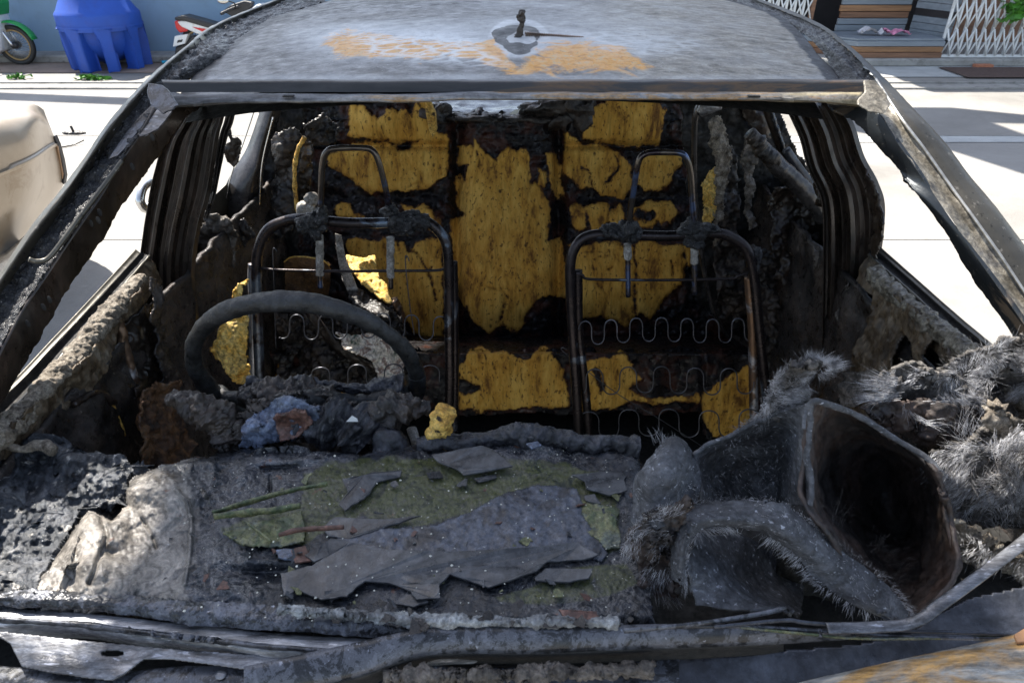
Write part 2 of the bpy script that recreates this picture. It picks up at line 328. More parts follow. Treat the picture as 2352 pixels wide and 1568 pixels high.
M['tank'] = plain('blue_plastic', (.015, .075, .40), .15, 3, .6, .1, 14, dirt=((.03, .06, .30), .5))
M['white'] = plain('white_paint', (.72, .74, .74), .08, 5, .5, .1, 30, dirt=((.4, .32, .24), .4))
M['woodb'] = plain('brown_plank', (.2, .10, .055), .35, 6, .6, .3, 40, stretch=(.3, 2, 4)); M['woodo'] = plain('orange_plank', (.27, .14, .065), .35, 6, .6, .3, 40, stretch=(.3, 2, 4))
M['woodg'] = plain('grey_plank', (.2, .23, .26), .2, 6, .65, .3, 40, stretch=(.3, 2, 4)); M['wooddk'] = plain('dark_recess', (.012, .01, .012), .3)
M['rubber'] = plain('tyre_rubber', (.02, .02, .02), .2); M['rim'] = plain('brass_rim', (.38, .26, .12), .2, metal=.4); M['black'] = plain('black_plastic', (.025, .025, .028), .2, rough=.4)
M['steel'] = plain('bright_steel', (.6, .6, .6), .1, rough=.25, metal=.9); M['green'] = plain('green_paint', (.02, .3, .07), .1, rough=.3); M['red'] = plain('red_lens', (.55, .03, .03), .15, rough=.2)
M['pink'] = plain('pink_print', (.65, .25, .38), .5, 25, .5); M['paper'] = plain('white_print', (.6, .58, .6), .3, 20, .5); M['cyan'] = plain('blue_pipe_plastic', (.03, .4, .6), .05); M['leaf'] = plain('green_leaf', (.06, .2, .02), .4, 30, .5)
M['mat'] = plain('brown_doormat', (.09, .055, .045), .3, 30, .95, .8, 120); M['brick'] = plain('brick', (.4, .16, .09), .2, 20, .9)
M['glassd'] = plain('reflector', (.4, .25, .15), .2, rough=.15)
def beige():
    n = NT('scorched_beige_paint'); z = n.noise(3, 8, .6, .5); col = n.ramp(z, [(.35, (.33, .265, .19)), (.6, (.41, .34, .255))])
    col = n.mix(n.ramp(n.noise(7, 8, .7, .6), [(.55, 0.), (.62, .5)]), col, (.24, .17, .1)); return n.out(col, .3, .25, n.bump(n.noise(60, 5), .08, .003))
M['beige'] = beige()
def tagS(o): o['kind'] = 'structure'; return o
def flat(name, x0, x1, y0, y1, z, mat, n=2):
    return tagS(mesh(name, [(x0,y0,z),(x1,y0,z),(x1,y1,z),(x0,y1,z)], [(0,1,2,3)], mat, smooth=False))
flat('ground', -60, 60, -30, 60, 0, M['conc'])
def gy(v, u=1176): return float(aZ(u, v, 0)[1])
ys = gy(169)
flat('pavement', -14, 2.4, ys, 9.74, .008, M['pave'])
flat('pavement', 2.8, 14, 8.75, 9.5, .008, M['apron'])
flat('drain_channel', -14, 14, gy(206), gy(194), .006, M['kerb'])
Vd, Fd = merge([boxVF((-14, gy(206), .001), (14, gy(206)+.03, .02)), boxVF((-14, gy(193), .001), (14, gy(193)+.03, .02))])
tagS(mesh('drain_lip', Vd, Fd, M['kerb'], smooth=False))
for v in (313, 551): y = gy(v); flat('slab_joint', -14, 14, y, y+.018, .004, M['kerb'])
y = gy(322); flat('slab_joint', 1.5, 14, gy(328), gy(312)-.03, .005, M['apron'])
# blue-grey wall on its kerb
wl = thing('boundary_wall', (-5, 10, 0), 'blue grey painted wall behind the tank and motorbikes', 'wall')
box('wall_panel', (-14, 10.09, .1), (2.6, 10.3, 1.78), M['wall'], wl); box('coping', (-14, 10.05, 1.78), (2.6, 10.34, 1.84), M['kerb'], wl)
kb = box('kerb', (-14, 9.72, 0), (2.6, 10.3, .1), M['kerb']); kb['kind'] = 'structure'; kb.modifiers.new('b', 'BEVEL').width = .02
kb = box('kerb', (2.8, 9.45, 0), (14, 11.5, .1), M['kerb']); kb['kind'] = 'structure'; kb.modifiers.new('b', 'BEVEL').width = .02
# shop front at the right: dark recess, plank walls, platform
sh = thing('timber_shop', (5, 10.5, 0), 'dark recessed shop front clad in grey and brown timber planks behind the platform', 'building')
box('back_wall', (2.7, 11.35, .1), (14, 11.5, 4.4), M['wooddk'], sh); box('eave', (2.7, 10.5, 4.4), (14, 11.5, 4.5), M['kerb'], sh)
box('dark_panel', (2.7, 11.2, .1), (6.8, 11.3, 2.6), M['wooddk'], sh)
pX0 = float(aY(1926, 40, 10.35)[0]); pX1 = float(aY(2086, 40, 10.35)[0])
cols = ['woodg', 'woodg', 'woodb', 'woodo', 'woodg', 'woodo', 'woodb', 'woodg']
zz = .32
for i in range(10):
    k = cols[i % 8]; j = RNG.uniform(-.01, .01)
    o = box('back_plank', (pX0+.012*(i % 3), 10.35+j, zz), (pX1+.01*(i % 2), 10.40+j, zz+.075), M[k], sh, .006); zz += .083
q0 = aY(2090, 60, 10.3); q1 = aY(2172, 90, 9.75); zz = .2
for i in range(12):
    j = RNG.uniform(0, .02); a = A(q0[0]+j, 10.3, zz); b = A(q1[0]+j, 9.75, zz); d = A(.05, .01, 0); hgt = A(0, 0, .078)
    V = [a, b, b+d, a+d, a+hgt, b+hgt, b+d+hgt, a+d+hgt]
    mesh('side_plank', V, boxVF((0,0,0),(1,1,1))[1], M['woodg'] if i % 4 else M['wooddk'], sh, smooth=False); zz += .084
pf = thing('timber_platform', (5, 9.9, .1), 'low timber platform of brown and grey boards with newspaper lying on it', 'platform')
def platlayer(z0, z1, grow, mat, nm):
    pts = [(4.0-grow, 10.25), (4.0-grow, 10.05), (4.5-grow*.3, 9.55-grow), (5.62, 9.55-grow), (5.62, 10.25)]
    P = [(x, y, z1) for x, y in pts]; V, Fc = slabVF(P, z1-z0); mesh(nm, V, Fc, mat, pf, smooth=False, bevel=.006)
platlayer(.1, .165, .03, M['woodb'], 'bottom_board'); platlayer(.17, .235, .02, M['woodo'], 'middle_board'); platlayer(.24, .30, .03, M['woodg'], 'upper_board'); platlayer(.302, .33, .0, M['woodg'], 'top_board')
nw = thing('newspaper', tuple(aY(2010, 70, 10.0)), 'crumpled pink and white magazine pages lying on the timber platform', 'magazine')
def crump(nm, u0, u1, v, mat, seed, Yc):
    c0 = aZ(u0, v, .335); c1 = aZ(u1, v, .335); x0, x1 = c0[0], c1[0]
    U = np.linspace(x0, x1, 20); Vv = np.linspace(0, .3, 14); X, Yv = np.meshgrid(U, Vv); Z = .345+.06*np.abs(fbm(np.stack([X, Yv, 0*X], -1), 6, 3, seed))+.05*np.abs(np.sin(X*14+seed))
    mesh(nm, np.stack([X, Yc+Yv*.6, Z], -1).reshape(-1, 3), gridf(14, 20), mat, nw, smooth=False)
crump('white_page', 1960, 2008, 77, M['paper'], 1, 9.75); crump('pink_page', 2012, 2068, 77, M['pink'], 2, 9.72)
def gate(u0, u1, Y, lab):
    x0 = float(aY(u0, 60, Y)[0]); x1 = float(aY(u1, 60, Y)[0]); g = thing('folding_gate', ((x0+x1)/2, Y, .1), lab, 'gate', 'white folding gates')
    n = max(3, int((x1-x0)/.115)); xs = np.linspace(x0, x1, n+1); H = 2.2
    Vp = merge([boxVF((x-.013, Y-.02, .11), (x+.013, Y+.01, .1+H)) for x in xs]); mesh('upright_bars', *Vp, M['white'], g, smooth=False)
    Vl = []
    for i in range(n):
        z = .12
        while z < H-.5:
            for s in (0, 1):
                a = A(xs[i+s], Y-.03-.012*s, z); b = A(xs[i+1-s], Y-.03-.012*s, z+.32); Vl.append(tubeVF([a, b], .011, seg=5, n=2))
            z += .34
    mesh('lattice_bars', *merge(Vl), M['white'], g); 
    box('bottom_rail', (x0, Y-.03, .1), (x1, Y+.03, .13), M['white'], g)
gate(1700, 1856, 10.3, 'white folding lattice gate just beyond the car roof, left of the timber shop'); gate(2176, 2560, 9.62, 'white folding lattice gate at the right edge with a green plant by it')
box('gate_post', (float(aY(1857, 40, 10.3)[0]), 10.27, .1), (float(aY(1866, 40, 10.3)[0]), 10.33, 2.4), M['woodb']); tag(bpy.data.objects['gate_post'], 'thin brown post beside the lattice gate left of the shop', 'post')
box('recess_wall', (6.2, 10.9, .1), (14, 11.0, 2.6), M['woodb'], sh)
dm = flat('doormat', float(aZ(2185, 165, .02)[0]), 8.6, gy(182), gy(158), .02, M['mat']); del dm['kind']; tag(dm, 'dark brown doormat on the pavement in front of the right gate', 'doormat')
bc = aY(2255, 162, 9.35); box('brick', (bc[0]-.1, 9.32, .01), (bc[0]+.12, 9.42, .05), M['brick'], bevel=.005); tag(bpy.data.objects['brick'], 'small orange brick against the kerb by the right gate', 'brick')
def leaves(nm, c, n, r, s, lab, cat):
    Vs, Fs = [], []
    for i in range(n):
        p = A(*c)+RNG.normal(size=3)*r; a, b = RNG.normal(size=3), RNG.normal(size=3); a /= np.linalg.norm(a); b = b-a*(a@b); b /= np.linalg.norm(b); k = len(Vs)
        Vs += [p-a*s, p+b*s*.5, p+a*s, p-b*s*.5, A(*c)]; Fs += [(k, k+1, k+2, k+3), (k, k+1, k+4)]
    return tag(mesh(nm, Vs, Fs, M['leaf'], smooth=False), lab, cat)
leaves('climbing_plant', aY(2350, 15, 9.5), 60, A(.12, .06, .08), .07, 'green leafy plant hanging on the right lattice gate', 'plant')
for (u, v, lab) in ((42, 176, 'small green weed on the pavement edge below the green motorbike'), (198, 177, 'small green weed at the left foot of the blue tank'), (222, 178, 'tiny green weed just right of another weed by the tank foot')):
    p = aZ(u, v, .03); leaves('weed', p, 40, A(.07, .03, .012), .03, lab, 'weed')
pc = aY(390, 143, 9.6); tube('pipe_offcut', [pc-A(.1, 0, 0), pc+A(.11, 0, 0)], .02, M['cyan']); tag(bpy.data.objects['pipe_offcut'], 'short bright blue pipe piece by the kerb right of the tank', 'pipe')
# blue water tank
def tank():
    cx = float(aY(240, 120, 9.35)[0]); cy = 9.45; R = .485; t = thing('water_tank', (cx, cy, 0), 'big blue plastic water tank on moulded legs in front of the wall', 'tank')
    S = 96
    def ring(r, z): th = np.linspace(0, 2*math.pi, S, endpoint=False); return np.stack([cx+r*np.cos(th), cy+r*np.sin(th), 0*th+z], -1)
    prof = [(R*.99, .47), (R, .49), (R, .64), (R*.985, .66), (R*.93, .69), (R*.74, .85), (R*.5, 1.06), (R*.34, 1.2), (.17, 1.22), (.16, 1.3), (0.001, 1.3)]
    G = np.array([ring(*p) for p in prof]); mesh('cone', G.reshape(-1, 3), gridf(len(prof), S, True), M['tank'], t)
    Gb = np.array([ring(R*.84*math.cos(a), .5-.44*math.sin(a)) for a in np.linspace(0, math.pi/2*.98, 12)]); mesh('bowl', Gb.reshape(-1, 3), gridf(12, S, True), M['tank'], t)
    bz = np.array([ring(R*1.012, .5), ring(R*1.018, .515), ring(R*1.012, .53)]); mesh('band', bz.reshape(-1, 3), gridf(3, S, True), M['tank'], t)
    for k in range(8):
        a0 = math.pi/2+math.pi/8+k*math.pi/4+.12; wd = .07; V = []
        for z, rr, w2 in ((.5, R*.995, wd*1.25), (.3, R*.97, wd), (.0, R*.93, wd*.95)):
            for rad in (rr, rr*.62):
                for s in (-1, 1): V.append((cx+rad*math.cos(a0)-s*w2*math.sin(a0), cy+rad*math.sin(a0)+s*w2*math.cos(a0), z))
        Fc = []
        for r in range(2):
            b = 4*r; Fc += [(b, b+1, b+5, b+4), (b+2, b+3, b+7, b+6), (b, b+2, b+6, b+4), (b+1, b+3, b+7, b+5)]
        Fc += [(8, 9, 11, 10), (0, 1, 3, 2)]; mesh('leg', V, Fc, M['tank'], t, smooth=False, bevel=.02)
tank()
# motorbikes
def wheel(t, c, r, spokes=28):
    w_ = bpy.data.objects.new('wheel', None); C.objects.link(w_); w_.parent = t; w_.location = A(*c)-wloc(t)
    th = np.linspace(0, 2*math.pi, 48, endpoint=False)
    def tor(R, rr, sy=1):
        ph = np.linspace(0, 2*math.pi, 12, endpoint=False); G = np.stack([(R+rr*np.cos(ph)[None])*np.cos(th)[:, None]+c[0], c[1]+sy*rr*np.sin(ph)[None]+0*th[:, None], (R+rr*np.cos(ph)[None])*np.sin(th)[:, None]+c[2]], -1)
        V = G.reshape(-1, 3); Fc = list(map(tuple, gridf(48, 12, True)))+[(47*12+j, 47*12+(j+1) % 12, (j+1) % 12, j) for j in range(12)]; return V, Fc
    # part meshes are children of the wheel
    mesh('tyre', *tor(r-.03, .03), M['rubber'], w_); mesh('rim', *tor(r-.065, .012, 1.6), M['rim'], w_)
    mesh('hub', *merge([tubeVF([A(c[0], c[1]-.06, c[2]), A(c[0], c[1]+.06, c[2])], .04, seg=16, n=2)]), M['black'], w_)
    mesh('spokes', *merge([tubeVF([A(*c)+A(math.cos(a)*.035, s*.03, math.sin(a)*.035), A(*c)+A(math.cos(a+.25*s)*(r-.07), 0, math.sin(a+.25*s)*(r-.07))], .0025, seg=4, n=2) for a in np.linspace(0, 2*math.pi, spokes, endpoint=False) for s in (-1, 1)]), M['steel'], w_)
def bike1():
    Y = 9.6; c = aY(38, 106, Y); r = .245; c = A(c[0], Y, r); t = thing('motorbike', (c[0]-.4, Y, 0), 'green and white motorbike at the left edge showing its front wheel', 'motorbike')
    wheel(t, c, r)
    ang = np.linspace(.25, 2.6, 14); G = np.array([[(c[0]+(r+.035+.02*(k in (1, 2)))*math.cos(a), Y+(k-1.5)*.045, c[2]+(r+.035+.02*(k in (1, 2)))*math.sin(a)) for k in range(4)] for a in ang])
    mesh('front_fender', G.reshape(-1, 3), gridf(14, 4), M['green'], t, thick=.006)
    for s in (-1, 1): tube('fork', [c+A(.0, s*.07, 0), c+A(-.14, s*.07, .33), c+A(-.22, s*.05, .6)], .018, M['steel'], t)
    sh_ = [(-.12, .98), (-.06, .7), (-.05, .45), (-.12, .2), (-.3, .12), (-.6, .16), (-.6, .5), (-.3, .55), (-.25, .95)]
    P = [(c[0]+a, Y-.16, c[2]-.25+b) for a, b in sh_]; V, Fc = slabVF(P, -.32, (0, 1, 0)); mesh('leg_shield', V, Fc, M['white'], t, smooth=False, bevel=.03)
    V, Fc = slabVF([(c[0]+a, Y-.17, c[2]-.25+b) for a, b in [(-.02, 1.0), (-.0, .74), (-.05, .6), (-.09, .75), (-.13, 1.0)]], -.34, (0, 1, 0)); mesh('green_trim', V, Fc, M['green'], t, smooth=False, bevel=.02)
    blobs('engine', [((c[0]-.42, Y, .25), (.2, .12, .12), dict(amp=.3, sc=12))], M['black'], t); wheel(t, A(c[0]-1.2, Y, r), r)
    tube('handlebar', [A(c[0]-.3, Y-.32, 1.0), A(c[0]-.27, Y, .97), A(c[0]-.3, Y+.32, 1.0)], .016, M['black'], t)
bike1()
def bike2():
    Y = 9.45; t0 = aY(470, 60, Y); X = t0[0]; t = thing('motorbike', (X+.3, Y, 0), 'red and white motorbike beyond the car roof, right of the tank', 'motorbike')
    def p(u, v, dy=0): q = aY(u, v, Y+dy); return q
    wheel(t, A(p(455, 100)[0]+.03, Y, .25), .25); wheel(t, A(p(455, 100)[0]+1.2, Y, .25), .25)
    def slab(nm, pix, mat, hw, bev=.02): V, Fc = slabVF([p(u, v, -hw) for u, v in pix], -2*hw, (0, 1, 0)); mesh(nm, V, Fc, mat, t, smooth=False, bevel=bev)
    slab('tail_fairing', [(405, 50), (428, 46), (470, 56), (520, 68), (600, 80), (600, 98), (500, 88), (450, 78), (415, 62)], M['white'], .09)
    slab('tail_light', [(399, 49), (412, 46), (426, 56), (432, 72), (412, 77), (403, 66)], M['red'], .075)
    slab('side_stripe', [(440, 62), (480, 68), (560, 84), (560, 90), (470, 76)], M['red'], .095, .004)
    slab('seat', [(400, 40), (420, 36), (450, 44), (500, 58), (540, 62), (620, 60), (620, 76), (540, 74), (480, 66), (425, 50), (400, 47)], M['black'], .11, .02)
    slab('license_plate', [(401, 84), (431, 79), (424, 101), (397, 108)], M['white'], .1, .003)
    slab('plate_marks', [(408, 93), (420, 91), (418, 97), (406, 99)], M['black'], .102, .001)
    slab('rear_mudguard', [(402, 108), (424, 101), (440, 82), (480, 90), (470, 120), (440, 130), (400, 128)], M['black'], .06)
    slab('engine', [(520, 100), (600, 100), (620, 140), (540, 145)], M['black'], .12)
    slab('headset', [(510, 26), (530, 12), (560, 2), (580, 6), (575, 24), (566, 40), (545, 50), (530, 38)], M['black'], .06)
    for s in (-1, 1):
        tube('grip', [p(508, 32, -.3 if s < 0 else .3), p(535, 20, -.12*(-s)), p(560, 12)], .018, M['black'], t)
    tube('mirror_stalk', [p(541, 20, -.1), p(538, 8, -.2), p(520, 2, -.25)], .008, M['black'], t)
    blobs('mirror', [(p(512, 2, -.25), (.07, .03, .035), dict(amp=.02))], M['steel'], t); slab('front_shield', [(566, 30), (590, 10), (640, 40), (630, 130), (600, 130)], M['white'], .13)
bike2()
# beige car at the left
def beigecar():
    c = aY(150, 400, 3.0); t = thing('beige_car', (c[0]-1.5, 3.2, 0), 'scorched silver beige car at the left edge with a scratched rear fender', 'car')
    rows = [[(-160,236,3.45),(-80,236,3.5),(40,234,3.6),(80,240,3.65),(100,252,3.7)],[(-160,262,3.1),(-80,262,3.15),(50,252,3.4),(90,260,3.6),(110,278,3.68)],[(-160,300,2.82),(-80,290,2.9),(60,270,3.25),(100,280,3.5),(119,300,3.66)],[(-160,370,2.68),(-80,345,2.8),(60,318,3.13),(106,310,3.48),(125,315,3.66)],[(-160,470,2.6),(-80,430,2.74),(60,372,3.08),(112,340,3.46),(129,331,3.66)],[(-160,475,2.6),(-80,434,2.735),(60,375,3.075),(112,343,3.455),(130,334,3.66)],[(-160,620,2.55),(-80,560,2.68),(40,480,2.98),(110,430,3.4),(148,406,3.68)],[(-160,720,2.58),(-80,662,2.7),(2,602,2.93),(75,532,3.3),(138,443,3.70)]]
    patch('body', [[aY(*p) for p in r] for r in rows], 90, 80, M['beige'], t, thick=.01)
    X0 = -2.6
    P = [aY(u, v, 3.63) for u, v in ((117, 318), (124, 312), (134, 335), (143, 370), (149, 405), (146, 425), (139, 418), (128, 370))]
    V, Fc = slabVF(P, -.03, (0, 1, 0)); mesh('taillight', V, Fc, M['black'], t, smooth=False, bevel=.004)
    P = [aY(u, v, 3.625) for u, v in ((128, 330), (133, 338), (145, 400), (143, 412), (138, 390), (130, 352))]
    V, Fc = slabVF(P, -.03, (0, 1, 0)); mesh('reflector', V, Fc, M['glassd'], t, smooth=False, bevel=.002)
    P = [aY(u, v, 2.9) for u, v in ((-60, 640), (-20, 590), (10, 582), (62, 535), (75, 545), (30, 610), (12, 640))]
    V, Fc = slabVF(P, -.2, (0, 1, 0)); mesh('bumper', V, Fc, M['steel'], t, smooth=False, bevel=.01)
    V, Fc = boxVF((-6, 3.1, .12), (-2.8, 3.7, .5)); mesh('underbody', V, Fc, M['void'], t, smooth=False)
    wc = A(-3.05, 2.75, .28); V, Fc = tubeVF([wc, wc+A(0, .2, 0)], .3, seg=32, n=2); mesh('wheel', V, Fc, M['rubber'], t)
beigecar()
sc_ = aZ(170, 305, .01); V, Fc = merge([blobVF(sc_, (.09, .035, .015), .3, 20, 3), tubeVF([sc_, sc_+A(-.01, 0, .06)], .012, n=3, seg=6)]); tag(mesh('debris_scrap', V, Fc, M['char']), 'small dark metal scrap lying alone on bright concrete', 'scrap')
a_ = aZ(142, 338, .01); b_ = aZ(193, 322, .03); tag(tube('twig', [a_, (a_+b_)/2-A(0, 0, .01), b_], .006, M['charbrown']), 'thin bent twig on the bright concrete beside the beige car', 'twig')
# sheets added unseen above the frame, outlined to throw shade on yard and car
def shade(nm, pts, zr, lab, cat, H=6.):
    P = [np.array(p, float) for p in pts]; P = [p+np.array(SUN)*((H-zr)/SUN.z) for p in P]
    V, Fc = slabVF(P, .03); return tag(mesh(nm, V, Fc, M['kerb'], smooth=False), lab, cat)
zr = 1.1
shade('shade_sheet', [(-1.1, .1, zr), (-1.1, .50, zr), (-.53, .53, zr), (-.52, 2.8, zr), (.98, 2.8, zr), (.98, 1.05, zr), (.5, .95, zr), (.47, .1, zr)], zr, 'added sheet unseen above the frame, shaped to shade the burnt car', 'shade_sheet')
shade('shade_strip', [aZ(u, v, 0) for u, v in ((-300, 201), (290, 225), (420, 231), (420, 247), (290, 242), (-300, 219))], 0, 'added strip unseen above the frame, shaped to cast the left shade band', 'shade_caster')
shade('shade_panel', [aZ(u, v, 0) for u, v in ((1850, 246), (2189, 248), (2352, 264), (2700, 280), (2700, 292), (2283, 283), (2352, 308), (2700, 390), (2700, 480), (2352, 400), (2189, 347), (1900, 290))], 0, 'added panel unseen above the frame, shaped to shade the right of the yard', 'shade_panel')
# ------------------------------------------------------------------ the burnt car
car = thing('burnt_car', (0, 1.4, 0), 'burnt out car shell with no windscreen, ash grey roof and bare yellow seat foam', 'car')
def roofm():
    n = NT('burnt_roof'); ash, rust, dark, warm, cell = [n.attr(k) for k in ('ash', 'rust', 'dark', 'warm', 'cell')]
    b = n.ramp(n.noise(45, 12, .85, .5, n.map((.6, 1.3, 1))), [(.38, (.025, .026, .028)), (.5, (.11, .112, .118)), (.62, (.27, .27, .275))])
    bw = n.ramp(n.noise(38, 12, .85, .5, n.map((.6, 1.3, 1))), [(.38, (.10, .09, .07)), (.5, (.24, .215, .175)), (.62, (.42, .39, .33))])
    b = n.mix(warm, b, bw); nz = n.noise(16, 9, .7, 1.0)
    b = n.mix(n.math('MULTIPLY', ash, n.ramp(nz, [(.3, .5), (.6, 1.)])), b, (.52, .53, .535))
    r = n.math('ADD', rust, n.math('MULTIPLY', n.math('SUBTRACT', nz, .5), 2.6)); rc = n.ramp(n.noise(60, 9, .75), [(.35, (.45, .2, .04)), (.5, (.68, .33, .06)), (.65, (.5, .38, .22))])
    b = n.mix(n.ramp(r, [(.45, 0.), (.75, .9)]), b, rc)
    ve = n.vor(30, 'DISTANCE_TO_EDGE', n.map((.75, 1.5, 1))); nn = n.noise(34, 8, .75); vv = n.math('ADD', ve, n.math('MULTIPLY', n.math('SUBTRACT', nn, .5), .6))
    b = n.mix(n.math('MULTIPLY', cell, n.ramp(vv, [(.03, .75), (.2, 0.)])), b, (.66, .68, .68))
    d = n.math('ADD', dark, n.math('MULTIPLY', n.math('SUBTRACT', n.noise(24, 9, .75, .6, n.map((.7, 1.4, 1))), .5), 1.3)); b = n.mix(n.ramp(d, [(.42, 0.), (.62, .93)]), b, (.022, .022, .024))
    sp = n.noise(140, 7, .8); b = n.mix(n.ramp(sp, [(.58, 0.), (.64, .7)]), b, (.035, .035, .04)); b = n.mix(n.ramp(n.noise(210, 3, .6), [(.68, 0.), (.72, .7)]), b, (.62, .64, .66))
    return n.out(b, n.ramp(n.noise(40, 6), [(.3, .4), (.7, .75)]), 0., n.bump(n.noise(170, 7, .75), .35, .003, n.bump(n.noise(30, 5), .15, .006)))
M['roof'] = roofm()
ny, nx = 330, 420
S_, T_ = np.meshgrid(np.linspace(-1, 1, nx), np.linspace(0, 1, ny)); yy = 1.165+T_*1.3
hw = np.interp(T_, [0, .12, .3, .55, .8, 1], [.566, .585, .594, .592, .575, .55])*1.0
ctr = np.interp(T_, [0, .1, .25, .5, .8, 1], [1.400, 1.418, 1.438, 1.458, 1.456, 1.44])
cx_ = .004
G = np.stack([cx_+S_*hw, yy, ctr-.028*np.abs(S_)**2.4-.010*S_**2], -1)
G[..., 0] += np.where(S_ > 0, np.interp(T_, [0, .2, .45, 1], [0, .004, .042, .05])*S_, 0); G[..., 2] += .010*np.clip(S_, 0, 1)*np.clip(T_*3, 0, 1)
G[..., 2] += .0016*fbm(G, 6, 3, 5)+.0005*fbm(G, 60, 4, 6)
U, V = proj(G)
def ell(c, r, p=1.): return np.clip(1.2-np.hypot((U-c[0])/r[0], (V-c[1])/r[1])*.9, 0, 1)
nzr = fbm(G, 9, 5, 3)
ash = np.clip(sst(60, -30, np.abs(V-95-.02*(U-1100)))*sst(620, 820, U)*sst(1720, 1300, U)*.9+.25*ell((1100, 60), (560, 60))+.55*ell((930, 100), (240, 46))+.35*sst(12, 0, np.abs(V-178))+.6*ell((600, 140), (160, 30))*0+.3*nzr, 0, 1)
rust = np.clip(1.1*sst(-34, 34, sdp(U, V, [(745, 100), (800, 82), (900, 88), (1000, 95), (1100, 92), (1135, 88), (1150, 130), (1190, 142), (1240, 110), (1330, 100), (1420, 112), (1500, 150), (1480, 170), (1300, 168), (1170, 176), (1120, 150), (1060, 128), (950, 134), (850, 130), (770, 122)])+10*nzr), 0, 1)
cell = .45*sst(0, 18, sdp(U, V, [(1330, 70), (1450, 62), (1620, 85), (1600, 125), (1480, 135), (1380, 120)])+8*nzr)+sst(-16, 14, sdp(U, V, [(800, 80), (900, 78), (1010, 76), (1100, 95), (1110, 118), (1170, 146), (1120, 150), (1000, 140), (850, 128)]))
scorch = sst(14, 0, np.abs(np.hypot((U-1192)/1.45, (V-86)*1.05)-29)+6*nzr*2)*1.2+1.2*sst(26, 10, np.hypot((U-1190)/1.2, (V-112)*1.3))
dark = np.clip(scorch+.55*sst(42, 5, V-.00012*(U-1176)**2+10*nzr)*sst(1500, 900, U)+.38*sst(700, 420, U+130*nzr)+.25*sst(1500, 1950, U)*0+.9*sst(.93, .995, np.abs(S_)+.02*nzr)+.28*sst(1450, 1850, U+100*nzr), 0, 1)
halo = sst(9, 0, np.abs(np.hypot((U-1192)/1.45, (V-88)*1.05)-42)); ash = np.clip(ash+halo*.9, 0, 1)
warm = np.clip(.25+sst(1250, 1600, U+80*nzr), 0, 1)
mesh('roof_panel', G.reshape(-1, 3), gridf(ny, nx), M['roof'], car, attrs=dict(ash=ash, rust=rust, dark=dark, warm=warm, cell=cell), thick=.006)
# front header: step below the roof panel edge, then the windscreen lip
def headm(name, c):
    n = NT(name); X = n.N('ShaderNodeSeparateXYZ'); n.t.links.new(n.tc, X.inputs[0])
    z = n.noise(10, 9, .7, .6, n.map((.6, 4, 4))); gx = n.math('ADD', n.math('MULTIPLY', X.outputs[0], .35), z)
    return n, z, gx
n, z, gx = headm('header_lip', 0); col = n.ramp(gx, [(.3, (.04, .042, .046)), (.42, (.12, .125, .135)), (.5, (.2, .2, .2)), (.56, (.26, .15, .05)), (.62, (.16, .15, .14)), (.75, (.24, .2, .12))]); M['lip'] = n.out(n.mix(1., col, n.ramp(n.noise(60, 9, .8), [(.38, .5), (.6, 1.3)]), 'MULTIPLY'), .6, .0, n.bump(n.noise(60, 7), .4, .004))
n, z, gx = headm('header_step', 0); col = n.ramp(gx, [(.3, (.012, .012, .013)), (.5, (.03, .029, .03)), (.62, (.1, .06, .03)), (.68, (.03, .027, .025)), (.8, (.05, .045, .04))]); M['step'] = n.out(col, .5, .0, n.bump(n.noise(60, 7), .3, .004))
def hdr(u, v, Y): return aY(u, v, Y)
us = np.linspace(371, 1996, 9); dv = lambda u: 14-14*(1-((u-1180)/830)**2)
rows = [[hdr(u if abs(u-1183) < 800 else u+np.sign(1183-u)*(v-183)*.35, v+0*u, Y) for u in us] for v, Y in ((183, 1.168), (188, 1.155), (200, 1.150), (212, 1.146))]
patch('header_step', rows, 20, 200, M['step'], car, disp=[(.0012, 20, 'f', 2)])
us = np.linspace(371, 1996, 15)
rows = [[hdr(u if abs(u-1183) < 800 else u+np.sign(1183-u)*(v-183)*.5, v+(5 if u < 1000 else 0)+k*((u-1176)/820)**6*14, Y) for u in us] for v, Y, k in ((211, 1.147, 0), (214, 1.128, 0), (219, 1.12, .5), (226, 1.115, 1), (229, 1.118, 1), (230, 1.135, 1), (224, 1.18, 1))]
patch('windscreen_lip', rows, 26, 220, M['lip'], car, disp=[(.0015, 14, 'f', 4)], thick=.004)
mesh('roof_lining', np.stack([G[..., 0]*.98, G[..., 1], G[..., 2]-.03], -1)[::10, ::14].reshape(-1, 3), gridf(33, 30), M['void'], car)
for P in ([(340, 190), (372, 196), (392, 214), (408, 240), (398, 252), (372, 262), (345, 240), (336, 215)], [(1984, 184), (2008, 184), (2030, 205), (2046, 240), (2030, 262), (1996, 256), (1968, 240), (1972, 228), (1986, 212)]):
    o_ = rough_outline(P, 2.0, 6, len(P)); V, Fc = slabVF([aY(u, v, 1.106-.0008*(v-190)) for u, v in o_], .004, (0, -1, .4)); mesh('corner_gusset', V, Fc, M['mott'] if P[0][0] < 1000 else M['flange'], car, smooth=False, bevel=.002)
slot = [box('lip_slot', tuple(hdr(u-13, 224, 1.112)), tuple(hdr(u+13, 221.5, 1.116)+A(0, .004, .0015)), M['void'], car) for u in (662, 1732)]
